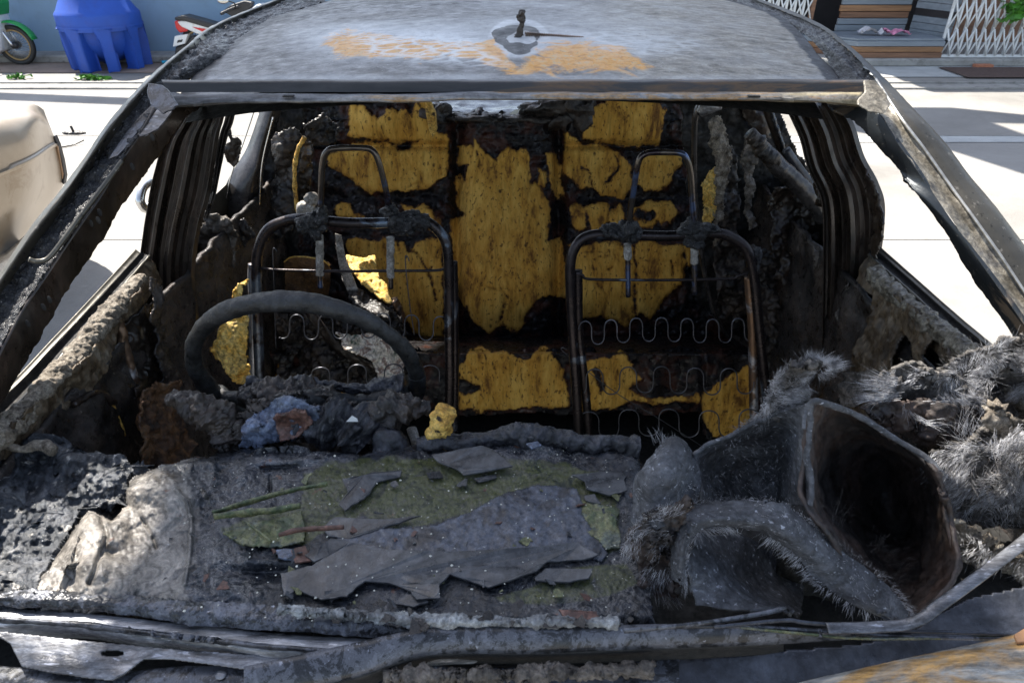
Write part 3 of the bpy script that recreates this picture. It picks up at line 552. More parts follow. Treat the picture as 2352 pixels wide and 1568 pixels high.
# A pillars with roof rails
def pil(rowsL, mir, nm):
    names = ['outer', 'gutter', 'ridge', 'inner']
    R = np.array([[aY(u, v, Y+dy) for (u, v), dy in zip(r, dys)] for Y, r, dys in rowsL])
    return R
rl = [(2.42, [(740, -40), (744, -38), (748, -36), (775, -30)]), (1.75, [(519, 45), (525, 48), (531, 52), (556, 58)]), (1.4, [(423, 110), (430, 112), (437, 115), (470, 122)]), (1.2, [(337, 183), (350, 185), (357, 189), (380, 204)]), (1.08, [(253, 276), (267, 282), (275, 288), (322, 300)]), (1.03, [(197, 357), (209, 365), (217, 369), (280, 362)]), (.98, [(135, 441), (152, 447), (160, 450), (226, 447)]),
      (.93, [(67, 525), (85, 532), (95, 537), (172, 524)]), (.885, [(0, 627), (18, 628), (28, 630), (107, 621)]), (.84, [(-60, 712), (-40, 714), (-30, 716), (50, 704)]), (.79, [(-130, 808), (-110, 810), (-98, 812), (4, 786)]), (.72, [(-220, 950), (-200, 952), (-188, 954), (-70, 920)]), (.5, [(-460, 1330), (-430, 1330), (-410, 1330), (-290, 1300)])]
def strips(rl, side, m0, m1):
    L0 = [[aY(r[0][0], r[0][1]+14, Y+.06), aY(*r[0], Y+.02), aY(r[0][0]*.5+r[1][0]*.5, r[0][1]*.5+r[1][1]*.5-1, Y), aY(*r[1], Y), aY(r[2][0]*.7+r[3][0]*.3, r[2][1]*.7+r[3][1]*.3, Y+.04)] for Y, r in rl]
    patch('pillar_rail', L0, 260, 14, m0, car, disp=[(.001, 30, 'f', 3)])
    L1 = [[aY(*r[1], Y), aY(*r[2], Y+.018), aY((r[2][0]*2+r[3][0])/3, (r[2][1]*2+r[3][1])/3, Y+.016), aY((r[2][0]+r[3][0]*2)/3, (r[2][1]+r[3][1]*2)/3, Y+.014), aY(*r[3], Y), aY(r[3][0]+(62 if Y > 1.3 else 34 if Y > 1.15 else 0), r[3][1]-(4 if Y > 1.15 else 0), Y+(.07 if Y > 1.15 else .002))] for Y, r in rl]
    patch('pillar_gutter', L1, 520, 46, m1, car, disp=[(.0045, 70, 'f', 9), (.002, 190, 'f', 5)])
strips(rl, -1, M['pillar'], M['gutter'])
rin = [(1.2, [(376, 212), (470, 238)]), (1.13, [(350, 250), (425, 268)]), (1.08, [(318, 302), (376, 325)]), (1.03, [(272, 366), (320, 402)]), (.98, [(224, 448), (271, 468)]), (.93, [(170, 525), (224, 547)]), (.885, [(105, 622), (162, 637)]), (.84, [(50, 704), (123, 700)]), (.79, [(4, 786), (69, 792)]), (.745, [(-45, 880), (18, 882)]), (.68, [(-110, 980), (-50, 985)]), (.5, [(-290, 1300), (-240, 1300)])]
R = [[aY(*a, Y), aY(a[0]*.5+b[0]*.5, a[1]*.5+b[1]*.5, Y+.02), aY(*b, Y+.045)] for Y, (a, b) in rin]
def keepL(U, V):
    r = np.array([b for Y, (a, b) in rin]); return 1+0*U
G_ = cr1(np.array(R), 420); G_ = np.swapaxes(cr1(np.swapaxes(G_, 0, 1), 20), 0, 1)
jag = 1+.10*np.abs(fbm(np.stack([np.arange(420)*.09, np.zeros(420), np.zeros(420)], -1), 1, 4, 2))
G_ = G_[:, :1]+(G_-G_[:, :1])*(1+(jag[:, None, None]-1)*np.linspace(0, 1, 20)[None, :, None])
mesh('pillar_inner_face', G_.reshape(-1, 3), gridf(420, 20), M['charbrown'], car, thick=.006)
for (u, v, Y) in ((346, 318, 1.062), (300, 385, 1.02), (222, 508, .945), (225, 490, .955), (205, 515, .945), (110, 690, .855), (96, 707, .845), (60, 745, .82)):
    c = aY(u+4, v-2, Y+.006); V, Fc = blobVF(c, (.0035, .0012, .006), 0, n=8); mesh('pillar_hole', V, Fc, M['void'], car)
# curled strip and wire lying along the left pillar belong to the windscreen seal
P = [(392, 243), (378, 236), (362, 250), (340, 280), (312, 315), (330, 312), (362, 296), (380, 275), (394, 256)]
V, Fc = slabVF([aY(u, v, 1.135-(v-240)*.0009) for u, v in P], .003, (0, -.7, .7)); mesh('loose_trim_plate', V, Fc, M['metal'], car, smooth=False)
P = [(378, 224), (352, 238), (320, 268), (290, 305), (262, 345), (250, 365), (270, 357), (296, 330), (300, 322), (330, 285)]
V, Fc = slabVF([aY(u, v, 1.15-(v-224)*.0009) for u, v in P], .003, (0, -.7, .7)); mesh('loose_trim_plate', V, Fc, M['mott'], car, smooth=False)
tube('seal_strip', [aY(u, v, Y) for u, v, Y in ((280, 370, 1.02), (240, 425, .98), (190, 490, .94), (150, 545, .91), (112, 592, .885), (85, 600, .875), (66, 596, .87))], .0035, M['pillar'], car, n=60)
# right pillar
rr = [(2.42, [(1640, -40), (1634, -38), (1628, -36), (1610, -30)]), (1.75, [(1851, 40), (1843, 44), (1837, 48), (1822, 54)]), (1.4, [(1944, 100), (1934, 102), (1927, 105), (1908, 114)]), (1.2, [(2029, 178), (2012, 182), (2004, 188), (1985, 200)]), (1.08, [(2110, 262), (2070, 272), (2050, 280), (2012, 262)]), (1.03, [(2168, 325), (2125, 345), (2100, 360), (2045, 320)]), (.98, [(2230, 408), (2185, 430), (2155, 440), (2090, 385)]),
      (.93, [(2290, 480), (2240, 505), (2210, 520), (2145, 460)]), (.885, [(2350, 560), (2300, 590), (2270, 605), (2200, 540)]), (.84, [(2412, 640), (2360, 680), (2330, 700), (2258, 620)]), (.79, [(2475, 730), (2430, 775), (2400, 790), (2320, 705)]), (.72, [(2570, 870), (2520, 920), (2490, 940), (2420, 850)]), (.5, [(2860, 1280), (2800, 1300), (2760, 1310), (2690, 1200)])]
L0 = [[aY(r[0][0]+10, r[0][1]+22, Y+.08), aY(*r[0], Y+.025), aY(r[0][0]*.5+r[1][0]*.5, r[0][1]*.5+r[1][1]*.5, Y+.004), aY(*r[1], Y)] for Y, r in rr]
patch('pillar_rail', L0, 260, 20, M['pillar'], car, disp=[(.0008, 30, 'f', 3)])
L1 = [[aY(*r[1], Y), aY(r[1][0]*.6+r[2][0]*.4, r[1][1]*.6+r[2][1]*.4, Y+.010), aY(*r[2], Y+.012), aY(r[2][0]*.5+r[3][0]*.5, r[2][1]*.5+r[3][1]*.5, Y+.006), aY(*r[3], Y), aY(r[3][0]-(60 if Y < 1.3 else 26), r[3][1]-2, Y+.06)] for Y, r in rr[:4]]
patch('pillar_gutter', L1, 200, 40, M['gutter'], car, disp=[(.0025, 70, 'f', 9), (.0015, 190, 'f', 5)])
ridR = [(1.2, (2010, 182), (1984, 210)), (1.13, (2042, 228), (1990, 236)), (1.08, (2073, 270), (2025, 268)), (1.03, (2126, 344), (2064, 330)), (.98, (2187, 428), (2120, 410)), (.93, (2243, 503), (2175, 490)), (.885, (2303, 588), (2233, 575)), (.84, (2363, 678), (2290, 655)), (.79, (2433, 773), (2352, 745)), (.72, (2524, 918), (2440, 880)), (.5, (2804, 1298), (2700, 1240))]
tube('pillar_crease', [aY(*r[1], Y-.002) for Y, r in rr[3:]], .0022, M['steel'] if 0 else plain('crease_highlight', (.42, .4, .36), .4, 60, .3, metal=.7), car, n=200)  # bright bead paints the highlight line along the pillar crease
patch('pillar_flange', [[aY(*a, Y+.001), aY(a[0]*.6+b[0]*.4, a[1]*.6+b[1]*.4, Y+.009), aY(a[0]*.3+b[0]*.7, a[1]*.3+b[1]*.7, Y+.004), aY(*b, Y)] for Y, a, b in ridR], 260, 24, M['flange'], car, disp=[(.0015, 40, 'f', 13)])
riR = [(1.2, (1984, 210), (1900, 238)), (1.13, (1990, 236), (1930, 262)), (1.08, (2025, 268), (1966, 280)), (1.03, (2064, 330), (2010, 328)), (.98, (2120, 410), (2064, 388)), (.93, (2175, 490), (2102, 440)), (.885, (2233, 575), (2170, 530)), (.84, (2290, 655), (2236, 640)), (.79, (2352, 745), (2310, 745)), (.72, (2440, 880), (2380, 860)), (.5, (2700, 1240), (2600, 1200))]
Gr = cr1(np.array([[aY(*a, Y), aY(a[0]*.5+b[0]*.5, a[1]*.5+b[1]*.5, Y+.02), aY(*b, Y+.045)] for Y, a, b in riR]), 420); Gr = np.swapaxes(cr1(np.swapaxes(Gr, 0, 1), 20), 0, 1)
Gr = Gr[:, :1]+(Gr-Gr[:, :1])*(1+(jag[:, None, None]-1)*np.linspace(0, 1, 20)[None, :, None])
mesh('pillar_inner_face', Gr.reshape(-1, 3), gridf(420, 20), pilm('blue_grey_primer', (.022, .026, .03), (.035, .042, .048), (.2, .155, .11), .6), car, thick=.006)
for (u, v, Y) in ((2062, 322, 1.045), (2078, 340, 1.03), (2084, 353, 1.025), (2108, 392, .995), (2122, 400, .99), (2240, 600, .88), (2200, 545, .91)):
    c = aY(u-12, v, Y+.012); V, Fc = blobVF(c, (.0035, .0012, .006), 0, n=8); mesh('pillar_hole', V, Fc, M['void'], car)
# antenna stub and spring on the roof
ab = A(.008, 1.47, 1.425); an = bpy.data.objects.new('aerial', None); C.objects.link(an); an.parent = car; an.location = ab-wloc(car)
z0 = np.array(aY(1190, 116, 1.42)); 
V, Fc = blobVF(z0+A(0, 0, .004), (.022, .02, .012), .5, 60, 4); mesh('aerial_base', V, Fc, M['gutter'], an)
top = np.array(aY(1196, 38, 1.42)); tube('aerial_stub', [z0, z0*.6+top*.4+A(-.002, 0, 0), z0*.2+top*.8+A(.004, 0, 0), top], [.0055, .0065, .005, .006], M['charbrown'], an, lump=.5, lsc=200, n=60, seg=12)
V, Fc = blobVF(top, (.008, .006, .009), .6, 150, 4); mesh('aerial_tip', V, Fc, M['charbrown'], an)
ca, cb = aY(1206, 86, 1.43), aY(1341, 97, 1.42); tt = np.linspace(0, 1, 700); dd = cb-ca; e1 = A(0, 1, 0); e2 = A(0, 0, 1); c_ = ca[None]+dd[None]*tt[:, None]; ph = tt*2*math.pi*34
hel = c_+.0045*(np.cos(ph)[:, None]*e1+np.sin(ph)[:, None]*e2)+A(0, 0, .005); V, Fc = tubeVF(hel, .0011, seg=5, n=700)
tag(mesh('coil_spring', V, Fc, M['tuberust']), 'thin stretched coil spring lying on the ash grey car roof', 'spring')
# ---- rear seat
Y1 = [[(807,237),(801,300),(798,309),(817,318),(863,325),(920,326),(982,315),(988,303),(978,225),(955,236),(946,262),(930,250),(915,262),(888,252),(885,268),(866,278),(858,270),(848,262),(835,245)],
 [(754,372),(757,353),(800,340),(857,334),(910,334),(914,353),(945,340),(967,321),(998,300),(1026,306),(1029,334),(1026,359),(1020,403),(988,431),(957,443),(910,428),(873,437),(832,428),(795,403),(763,387)],
 [(775,485),(785,472),(803,474),(812,490),(800,500),(780,498)], [(811,495),(823,490),(835,497),(832,508),(815,508)], [(925,478),(945,476),(952,488),(935,492)], [(955,485),(973,470),(990,480),(995,508),(980,512),(960,500)],
 [(996,500),(1010,500),(1013,520),(1000,525)], [(1048,410),(1058,400),(1072,440),(1068,480),(1056,470)],
 [(798,556),(808,551),(850,558),(880,549),(925,560),(938,580),(965,552),(1010,548),(1013,600),(1013,770),(970,768),(950,760),(930,720),(900,690),(860,640),(810,610)],
 [(1050,345),(1080,345),(1078,370),(1055,372)],
 [(1090,330),(1110,355),(1138,375),(1150,352),(1165,335),(1180,352),(1205,350),(1212,365),(1213,428),(1225,420),(1238,428),(1257,465),(1260,506),(1254,559),(1288,543),(1294,590),(1299,668),(1262,682),(1225,690),(1205,720),(1190,758),(1150,740),(1120,758),(1090,730),(1062,690),(1050,640),(1040,560),(1038,500),(1073,484),(1070,409),(1082,359)],
 [(1258,355),(1275,365),(1290,390),(1288,420),(1296,450),(1285,452),(1268,430),(1262,390)], [(1240,392),(1252,400),(1250,420),(1240,415)],
 [(1341,300),(1350,256),(1400,238),(1425,228),(1450,231),(1494,234),(1525,259),(1519,309),(1510,334),(1438,329),(1382,322),(1344,312)],
 [(1300,306),(1325,315),(1335,334),(1375,330),(1413,345),(1425,362),(1432,359),(1453,384),(1450,421),(1432,453),(1382,443),(1363,418),(1335,428),(1300,403)],
 [(1472,372),(1485,358),(1563,359),(1562,380),(1545,390),(1540,410),(1510,440),(1485,440),(1470,420)],
 [(1316,478),(1330,472),(1338,490),(1346,515),(1330,520),(1318,505)], [(1345,480),(1370,468),(1394,478),(1396,505),(1375,530),(1362,520)], [(1400,495),(1425,470),(1435,500),(1420,525),(1402,515)],
 [(1452,480),(1490,468),(1540,470),(1555,490),(1545,505),(1510,508),(1495,525),(1470,520),(1455,505)],
 [(1316,562),(1340,558),(1430,560),(1437,570),(1475,560),(1566,559),(1570,640),(1540,668),(1520,690),(1500,735),(1470,715),(1440,745),(1380,715),(1345,728),(1325,700)],
 [(1612,420),(1622,375),(1640,385),(1650,398),(1640,430),(1636,500),(1625,540),(1610,560)], [(1575,560),(1595,545),(1590,590),(1580,610)]]
CH1 = [([(930,563),(950,575),(978,612),(990,640),(998,690)], 6), ([(985,620),(1012,590)], 5), ([(1010,562),(1000,600)], 4), ([(910,560),(918,572),(900,575),(880,566)], 3), ([(1150,645),(1148,665),(1160,680)], 6), ([(1105,661),(1235,660)], 1.2), ([(1340,575),(1420,583),(1360,600),(1362,640)], 4.5), ([(1362,650),(1385,668),(1395,700)], 4), ([(1455,560),(1460,720)], 7), ([(1515,600),(1545,600),(1552,640)], 5), ([(1400,625),(1425,600)], 2.5), ([(1410,345),(1425,380),(1400,410),(1390,415)], 7), ([(1337,390),(1350,395),(1365,430)], 7), ([(1095,352),(1100,380)], 6), ([(1204,360),(1215,400),(1208,470)], 4), ([(1030,650),(1045,720)], 6), ([(1468,497),(1495,495)], 16), ([(845,560),(850,570)], 3), ([(1155,690),(1140,760)], 6), ([(1068,700),(1075,750)], 7), ([(1250,700),(1290,700)], 26), ([(1000,330),(1012,400)], 3), ([(1560,690),(1500,750)], 20), ([(930,430),(960,420)], 5), ([(1005,690),(1012,690)], 3)]
def mfoam(polys, chl):
    def f(U, V):
        q = P2(U, V, .013); wx = 6*fbm(q, 1.6, 5, 31, .6); wy = 10*fbm(q, 1.6, 5, 41, .6); d = np.full(U.shape, -1e9)
        for p in polys: d = np.maximum(d, sdp(U+wx, V+wy, p))
        for p, r in chl: d = np.minimum(d, sdl(U+wx, V+wy, p)-(r*.7 if r < 10 else r))
        return np.clip(.5+(d+3.5)/12.+.3*fbm(P2(U, V, .06), 1, 5, 8, .7), 0, 1)
    return f
mf = mfoam(Y1, CH1)
def seatpos(U, V):
    Y = 2.03+.30*(1-sst(230, 780, V))*1.0; q = P2(U, V, .01)
    Y = Y-.02*np.exp(-((U-890)/110)**2-((V-285)/40)**2)*2-.02*np.exp(-((U-1435)/110)**2-((V-285)/45)**2)*2
    Y = Y-.035*np.exp(-((U-1165)/95)**4)+.05*np.exp(-((U-1052)/14)**2)+.05*np.exp(-((U-1283)/14)**2)+.02*np.exp(-((V-455)/20)**2)*(np.abs(U-1165) > 110)+.03*np.exp(-((V-335)/9)**2)*(np.abs(U-1165) > 130)
    Y = Y-.05*sst(1590, 1680, U)-.05*sst(740, 660, U)
    m = mf(U, V); Y = Y-.010*m+.006*fbm(q, 1.5, 3, 3)+(1-m)*(.008*fbm(q, 7, 4, 9)); return aY(U, V, Y)
rs = bpy.data.objects.new('rear_seat', None); C.objects.link(rs); rs.parent = car; rs.location = A(0, 2.0, .3)-wloc(car)
def keepseat(U, V):
    top = 222+0*U+18*fbm(P2(U, V, .02), 1, 3, 4)*0; return np.minimum(V-np.where((U > 985) & (U < 1335), 268+5*fbm(P2(U, V*0, .03), 1, 3, 4), 220), 790-V)
field('seat_back', (640, 1700, 218, 792), 2.6, seatpos, M['foam'], rs, keep=keepseat, attrs=dict(m=mf), thick=.05)
# cushion: top then front face
YC = [[(1060,845),(1080,812),(1105,803),(1128,818),(1160,810),(1212,826),(1250,798),(1262,815),(1280,830),(1295,850),(1300,930),(1250,935),(1150,942),(1060,935),(1058,905),(1108,905),(1105,882),(1060,872)], [(1326,850),(1345,835),(1420,820),(1440,830),(1470,868),(1440,890),(1470,905),(1440,920),(1400,935),(1330,940)], [(1612,900),(1640,880),(1722,838),(1722,990),(1640,1005),(1615,950)], [(1450,905),(1520,915),(1600,905),(1600,915),(1500,925)], [(755,870),(795,860),(800,905),(750,905)], [(630,880),(640,840),(650,860),(648,900)]]
CC = [([(1130,830),(1140,845)], 3), ([(1160,825),(1168,850)], 3), ([(1185,830),(1190,850)], 2.5), ([(1210,832),(1214,860)], 3), ([(1272,800),(1274,830)], 5), ([(1372,855),(1385,885)], 11), ([(1105,860),(1085,870)], 3)]
mc = mfoam(YC, CC)
def cushpos(U, V):
    Y = np.where(V < 812, 2.03-(V-770)*(2.03-1.70)/42, 1.70-(V-812)*.00025); Y = Y+.012*fbm(P2(U, V, .02), 1, 4, 5)-.008*mc(U, V)-.03*sst(1600, 1625, U); return aY(U, V, Y)
field('seat_cushion', (600, 1760, 772, 1010), 2.8, cushpos, M['foam'], rs, attrs=dict(m=mc), keep=lambda U, V: 950+8*fbm(P2(U, V, .02), 1, 3, 2)+60*sst(1600, 1620, U)-V, thick=.04)
# parcel shelf and boot lid behind the seat
M['gloss'] = charm('wet_black_steel', [(.02, .022, .026), (.05, .055, .065), (.09, .1, .12)], sc=6, rough=(.08, .3), metal=.6, bst=.4, bsc=20)
g0 = [[A(x, y, 1.06+.02*(y > 2.6)) for x in np.linspace(-.7, .7, 5)] for y in (2.30, 2.5, 2.8, 3.1)]
patch('parcel_shelf', g0, 60, 120, M['gloss'], car, disp=[(.006, 9, 'f', 3), (.004, 40, 'r', 3)])
V, Fc = merge([blobVF(aY(u, v, 2.32), (rx, .03, rz), .7, 26, s, 26, 'r') for u, v, rx, rz, s in ((1255, 250, .07, .025, 1), (1320, 250, .05, .04, 2), (1000, 262, .04, .03, 3), (1080, 270, .09, .012, 4), (1200, 272, .09, .012, 5), (1285, 275, .04, .03, 6), (1340, 262, .035, .05, 7))]); mesh('melted_trim', V, Fc, M['char'], car)
P = [(1170, 262), (1183, 252), (1196, 250), (1186, 264)]; V, Fc = slabVF([aY(u, v, 2.27) for u, v in P], .002, (0, -1, .3)); tag(mesh('metal_scrap', V, Fc, M['white'], smooth=False), 'small pale folded scrap on the dark parcel shelf behind the rear seat', 'scrap')
P = [(975, 226), (984, 224), (1000, 262), (1003, 300), (994, 320), (985, 300), (978, 262)]; Vv = [aY(u, v, 2.19) for u, v in P]; V, Fc = slabVF(Vv, .03, (0, -1, 0)); mesh('torn_foam_flap', V, Fc, M['foamlit'], rs, smooth=False, bevel=.004)
# ---- closed shell: floor, sides, boot, doors skins
box('floor_pan', (-.74, .35, .16), (.74, 3.2, .2), M['void'], car)
def side(s):
    X = .74*s
    P = [[A(s*.735, y, z) for y in np.linspace(.5, 3.2, 8)] for z in (.2, .5, .8, .955)]
    patch('door_inner_panel', P, 50, 180, M['char'], car, disp=[(.012, 6, 'f', 5+s), (.008, 22, 'f', 8)], thick=.01)
    P = [[A(s*(.80+.03*math.sin(z*3)), y, z) for y in np.linspace(.2, 3.3, 8)] for z in (.2, .5, .8, .99)]
    patch('body_side', P, 30, 60, M['pillar'], car)
side(-1); side(1)
box('bulkhead', (-.72, 2.42, .2), (.72, 2.45, 1.04), M['void'], car); box('boot_rear', (-.8, 3.2, .2), (.8, 3.25, 1.05), M['pillar'], car)
# ---- door belts
def belt(s, nm):
    if s < 0:
        o = [(-300, 1130), (-100, 975), (22, 880), (120, 778), (220, 672), (312, 572)]; L_ = [(-240, 1180), (-70, 1035), (84, 884), (170, 785), (255, 690), (343, 588)]
        rl_ = [aX(u, v, -.735) for u, v in ((-180, 1150), (-60, 1045), (18, 981), (75, 926), (121, 866), (174, 815), (219, 756), (270, 698), (318, 646), (330, 636))]
    else:
        o = [(2500, 990), (2400, 900), (2303, 812), (2200, 725), (2110, 645), (2005, 552)]; L_ = [(2470, 1010), (2360, 915), (2262, 822), (2170, 742), (2080, 660), (1995, 585)]
        rl_ = [aX(u, v, .735) for u, v in ((2420, 975), (2330, 895), (2235, 818), (2180, 775), (2130, 735), (2080, 695), (2030, 650), (2008, 626))]
    q = -s; w = lambda p, k: (p[0]+q*11*k, p[1]+9*k)
    patch('outer_belt_rail', [[aX(*p, .80*s) for p in o], [aX(*w(p, .5), .796*s) for p in o], [aX(*w(p, 1), .79*s) for p in o]], 8, 120, M['pillar'], car, disp=[(.0006, 30, 'f', 3)], thick=.004)
    patch('belt_channel', [[aX(*w(p, 1), .79*s) for p in o], [aX(p[0]*.6+r[0]*.4, p[1]*.6+r[1]*.4, .789*s) for p, r in zip(o, L_)], [aX(p[0]*.2+r[0]*.8, p[1]*.2+r[1]*.8, .783*s) for p, r in zip(o, L_)], [aX(*r, .75*s) for r in L_]], 12, 120, M['void'], car, disp=[(.001, 30, 'f', 3)])
    tube('belt_lip', [aX(*r, .748*s) for r in L_], .0028, M['pillar'], car, n=120, lump=.3)
    tube('inner_belt_roll', rl_, [.017, .017, .018, .016, .017, .016, .018, .017, .013, .008][:len(rl_)], M['sill'] if s < 0 else M['flange'], car, n=420, seg=60, lump=.28, lsc=90, seed=4)
    patch('door_capping', [[aX(*r, .747*s)+A(0, 0, -.003) for r in L_], [aX(r[0]-q*(-14), r[1]+20, .74*s) for r in L_], [aX(r[0]+q*30, r[1]+60, .735*s) for r in L_]], 20, 160, M['brownmelt'], car, disp=[(.003, 40, 'f', 4)])
belt(-1, 'l'); belt(1, 'r')
# hanging melted sheets below the rolls
def drape(nm, poly, X, mat, seed, disp=.016, step=2.4, jag=9):
    x0 = min(p[0] for p in poly)-14; x1 = max(p[0] for p in poly)+14; y0 = min(p[1] for p in poly)-14; y1 = max(p[1] for p in poly)+14
    kf = lambda U, V: sdp(U+jag*fbm(P2(U, V, .03), 1, 4, seed), V+jag*1.4*fbm(P2(U, V, .02), 1, 4, seed+5), poly)
    return field(nm, (x0, x1, y0, y1), step, lambda U, V: aX(U, V, X-np.sign(X)*(.012*fbm(P2(U, V, .012), 1, 3, seed))), mat, car, keep=kf, disp=[(disp*.6, 12, 'f', seed), (disp*.25, 50, 'f', seed+1)], thick=.004)
drape('melted_door_skin', [(0, 1010), (60, 940), (130, 880), (200, 800), (270, 730), (330, 650), (345, 700), (340, 790), (318, 850), (300, 770), (282, 735), (262, 790), (245, 850), (215, 900), (200, 960), (160, 980), (150, 1030), (120, 960), (90, 1000), (60, 1040), (20, 1060)], -.725, M['brownmelt'], 2, .012)
drape('melted_door_skin', [(150, 900), (230, 890), (240, 960), (225, 1010), (190, 1040), (160, 1030)], -.73, M['char'], 8)
drape('melted_door_skin', [(285, 740), (345, 700), (370, 800), (390, 900), (400, 1040), (330, 1050), (300, 960), (310, 870)], -.715, M['charbrown'], 12, .02)
drape('melted_door_skin', [(320, 900), (420, 870), (440, 1000), (430, 1060), (310, 1070)], -.66, M['rustfuzz'], 13, .03)
drape('melted_door_skin', [(2010, 640), (2080, 690), (2150, 745), (2240, 820), (2230, 870), (2180, 850), (2160, 790), (2140, 770), (2125, 815), (2110, 850), (2095, 800), (2075, 765), (2060, 800), (2050, 850), (2030, 900), (1990, 960), (1960, 1000), (1940, 900), (1960, 800), (1990, 720)], .725, M['brownmelt'], 22, .012)
drape('melted_door_skin', [(1920, 860), (2010, 850), (2060, 880), (2050, 930), (1930, 930)], .70, M['ashy'], 25, .02)
for pts, r, mt in (([(275, 735), (290, 800), (305, 870), (315, 960)], .008, 'tuberust'), ([(240, 905), (262, 935), (280, 980), (285, 1000)], .003, 'foamlit'), ([(170, 930), (220, 900), (262, 925)], .006, 'charbrown')):
    tube('door_bracket', [aX(u, v, -.725) for u, v in pts], r, M[mt], car, n=50, lump=.4)
# ---- B pillar bundles: corrugated vertical pressings
def bundle(nm, left, right, Yt, Yb, mat, nrow=160, ncol=230, waves=4.5, amp=.012, seed=0, ends=None):
    Lp, Rp = cr1(np.array(left, float), nrow), cr1(np.array(right, float), nrow); t = np.linspace(0, 1, ncol)[None, :, None]
    UV = Lp[:, None]*(1-t)+Rp[:, None]*t; tt = np.linspace(0, 1, nrow)[:, None]; tc = t[..., 0]
    kn = np.array([0, .9, .8, -.5, -.4, 1., .1, .25, -.9, -.8, .5, .7, .1, .3, -1., -.6]); Y = Yt+(Yb-Yt)*tt+amp*1.3*np.interp((tc+0*tt), np.linspace(0, 1, 16)**(1+.15*seed), kn)+.05*np.abs(tc-.5)*0
    G = aY(UV[..., 0], UV[..., 1], Y); G = displace(G, [(.0005, 20, 'f', seed)])
    return mesh(nm, G.reshape(-1, 3), gridf(nrow, ncol)[:, ::-1], mat, car, thick=.002)
bundle('door_post', [(435, 236), (400, 290), (372, 340), (346, 441), (330, 540), (322, 620), (330, 760), (350, 900), (380, 1040)], [(523, 236), (512, 280), (503, 315), (484, 441), (462, 520), (448, 638), (462, 760), (480, 900), (500, 1040)], 1.42, 1.36, M['charbrown'], seed=1)
bundle('door_post_strip', [(527, 236), (517, 280), (505, 320), (486, 441), (470, 500)], [(545, 236), (536, 280), (521, 323), (496, 441), (478, 500)], 1.50, 1.46, M['char'], 80, 30, 1, .006, 3)
drape('door_post_cover', [(346, 620), (365, 650), (380, 740), (395, 820), (425, 880), (420, 990), (380, 900), (362, 800), (350, 720)], -.69, M['char'], 33, .014)
bundle('door_post', [(1790, 236), (1801, 240), (1836, 312), (1856, 385), (1889, 469), (1892, 620), (1890, 760), (1895, 900), (1880, 1040)], [(1935, 236), (1945, 256), (1964, 290), (1986, 359), (2018, 420), (2033, 480), (2022, 600), (1995, 760), (1960, 1040)], 1.42, 1.36, M['charbrown'], seed=2)
drape('door_post_flap', [(1990, 380), (2010, 405), (2026, 460), (2030, 500), (2026, 545), (2012, 600), (2000, 560), (1990, 470)], .74, M['charbrown'], 35, .01)
tube('belt_bolt', [aX(1880, 425, .71), aX(1892, 450, .70), aX(1885, 470, .70)], .012, M['charbrown'], car, lump=.5, n=30)
# chrome side mirror remains outside the left post
mr = [aX(u, v, -.84) for u, v in ((345, 418), (328, 432), (322, 462), (335, 480), (346, 470))]; tube('door_handle', mr, .010, M['steel'], car, n=50)
# ---- rear quarters
P = [[aY(u, v, Y) for u, v, Y in r] for r in (
 [(603, 238, 1.95), (618, 238, 1.93), (634, 237, 1.93), (652, 237, 1.97)], [(568, 337, 1.93), (585, 337, 1.90), (604, 336, 1.9), (622, 336, 1.96)], [(534, 394, 1.90), (562, 394, 1.87), (590, 392, 1.87), (608, 390, 1.94)],
 [(513, 441, 1.88), (545, 441, 1.85), (580, 441, 1.86), (603, 441, 1.93)], [(495, 523, 1.86), (535, 523, 1.84), (570, 523, 1.85), (598, 523, 1.92)], [(497, 600, 1.86), (535, 600, 1.84), (568, 600, 1.85), (596, 600, 1.92)], [(520, 760, 1.86), (548, 760, 1.84), (575, 760, 1.85), (596, 760, 1.92)], [(540, 900, 1.86), (555, 900, 1.84), (580, 900, 1.85), (596, 900, 1.92)])]
M['jamb'] = charm('satin_door_jamb', [(.03, .027, .026), (.05, .046, .045), (.07, .065, .06)], sc=4, rough=(.22, .38), metal=.35, bst=.08, bsc=30)
patch('rear_door_jamb', P, 120, 40, M['jamb'], car, thick=.01)
for L_ in ([(590, 236), (556, 337), (541, 372), (522, 441), (513, 523), (511, 620), (508, 680)], [(627, 270), (604, 366), (597, 441), (592, 560), (590, 640)]): tube('jamb_edge', [aY(u, v, 1.85) for u, v in L_], .0018, M['steel'], car, n=60)
d_ = [(563, 482), (575, 492), (583, 505), (582, 518), (572, 528), (563, 533), (553, 527), (543, 513), (542, 503), (552, 490)]
st_ = [aY(u, v, 1.825) for u, v in d_]; V, Fc = slabVF(st_, .004, (0, -1, 0)); sp = mesh('door_striker', V, Fc, M['gloss'], car, smooth=False, bevel=.001)
tube('striker_loop', [aY(u, v, 1.82-d) for u, v, d in ((545, 505, 0), (547, 502, .015), (560, 501, .02), (572, 503, .018), (577, 510, 0))], .0035, M['steel'], sp, n=40)
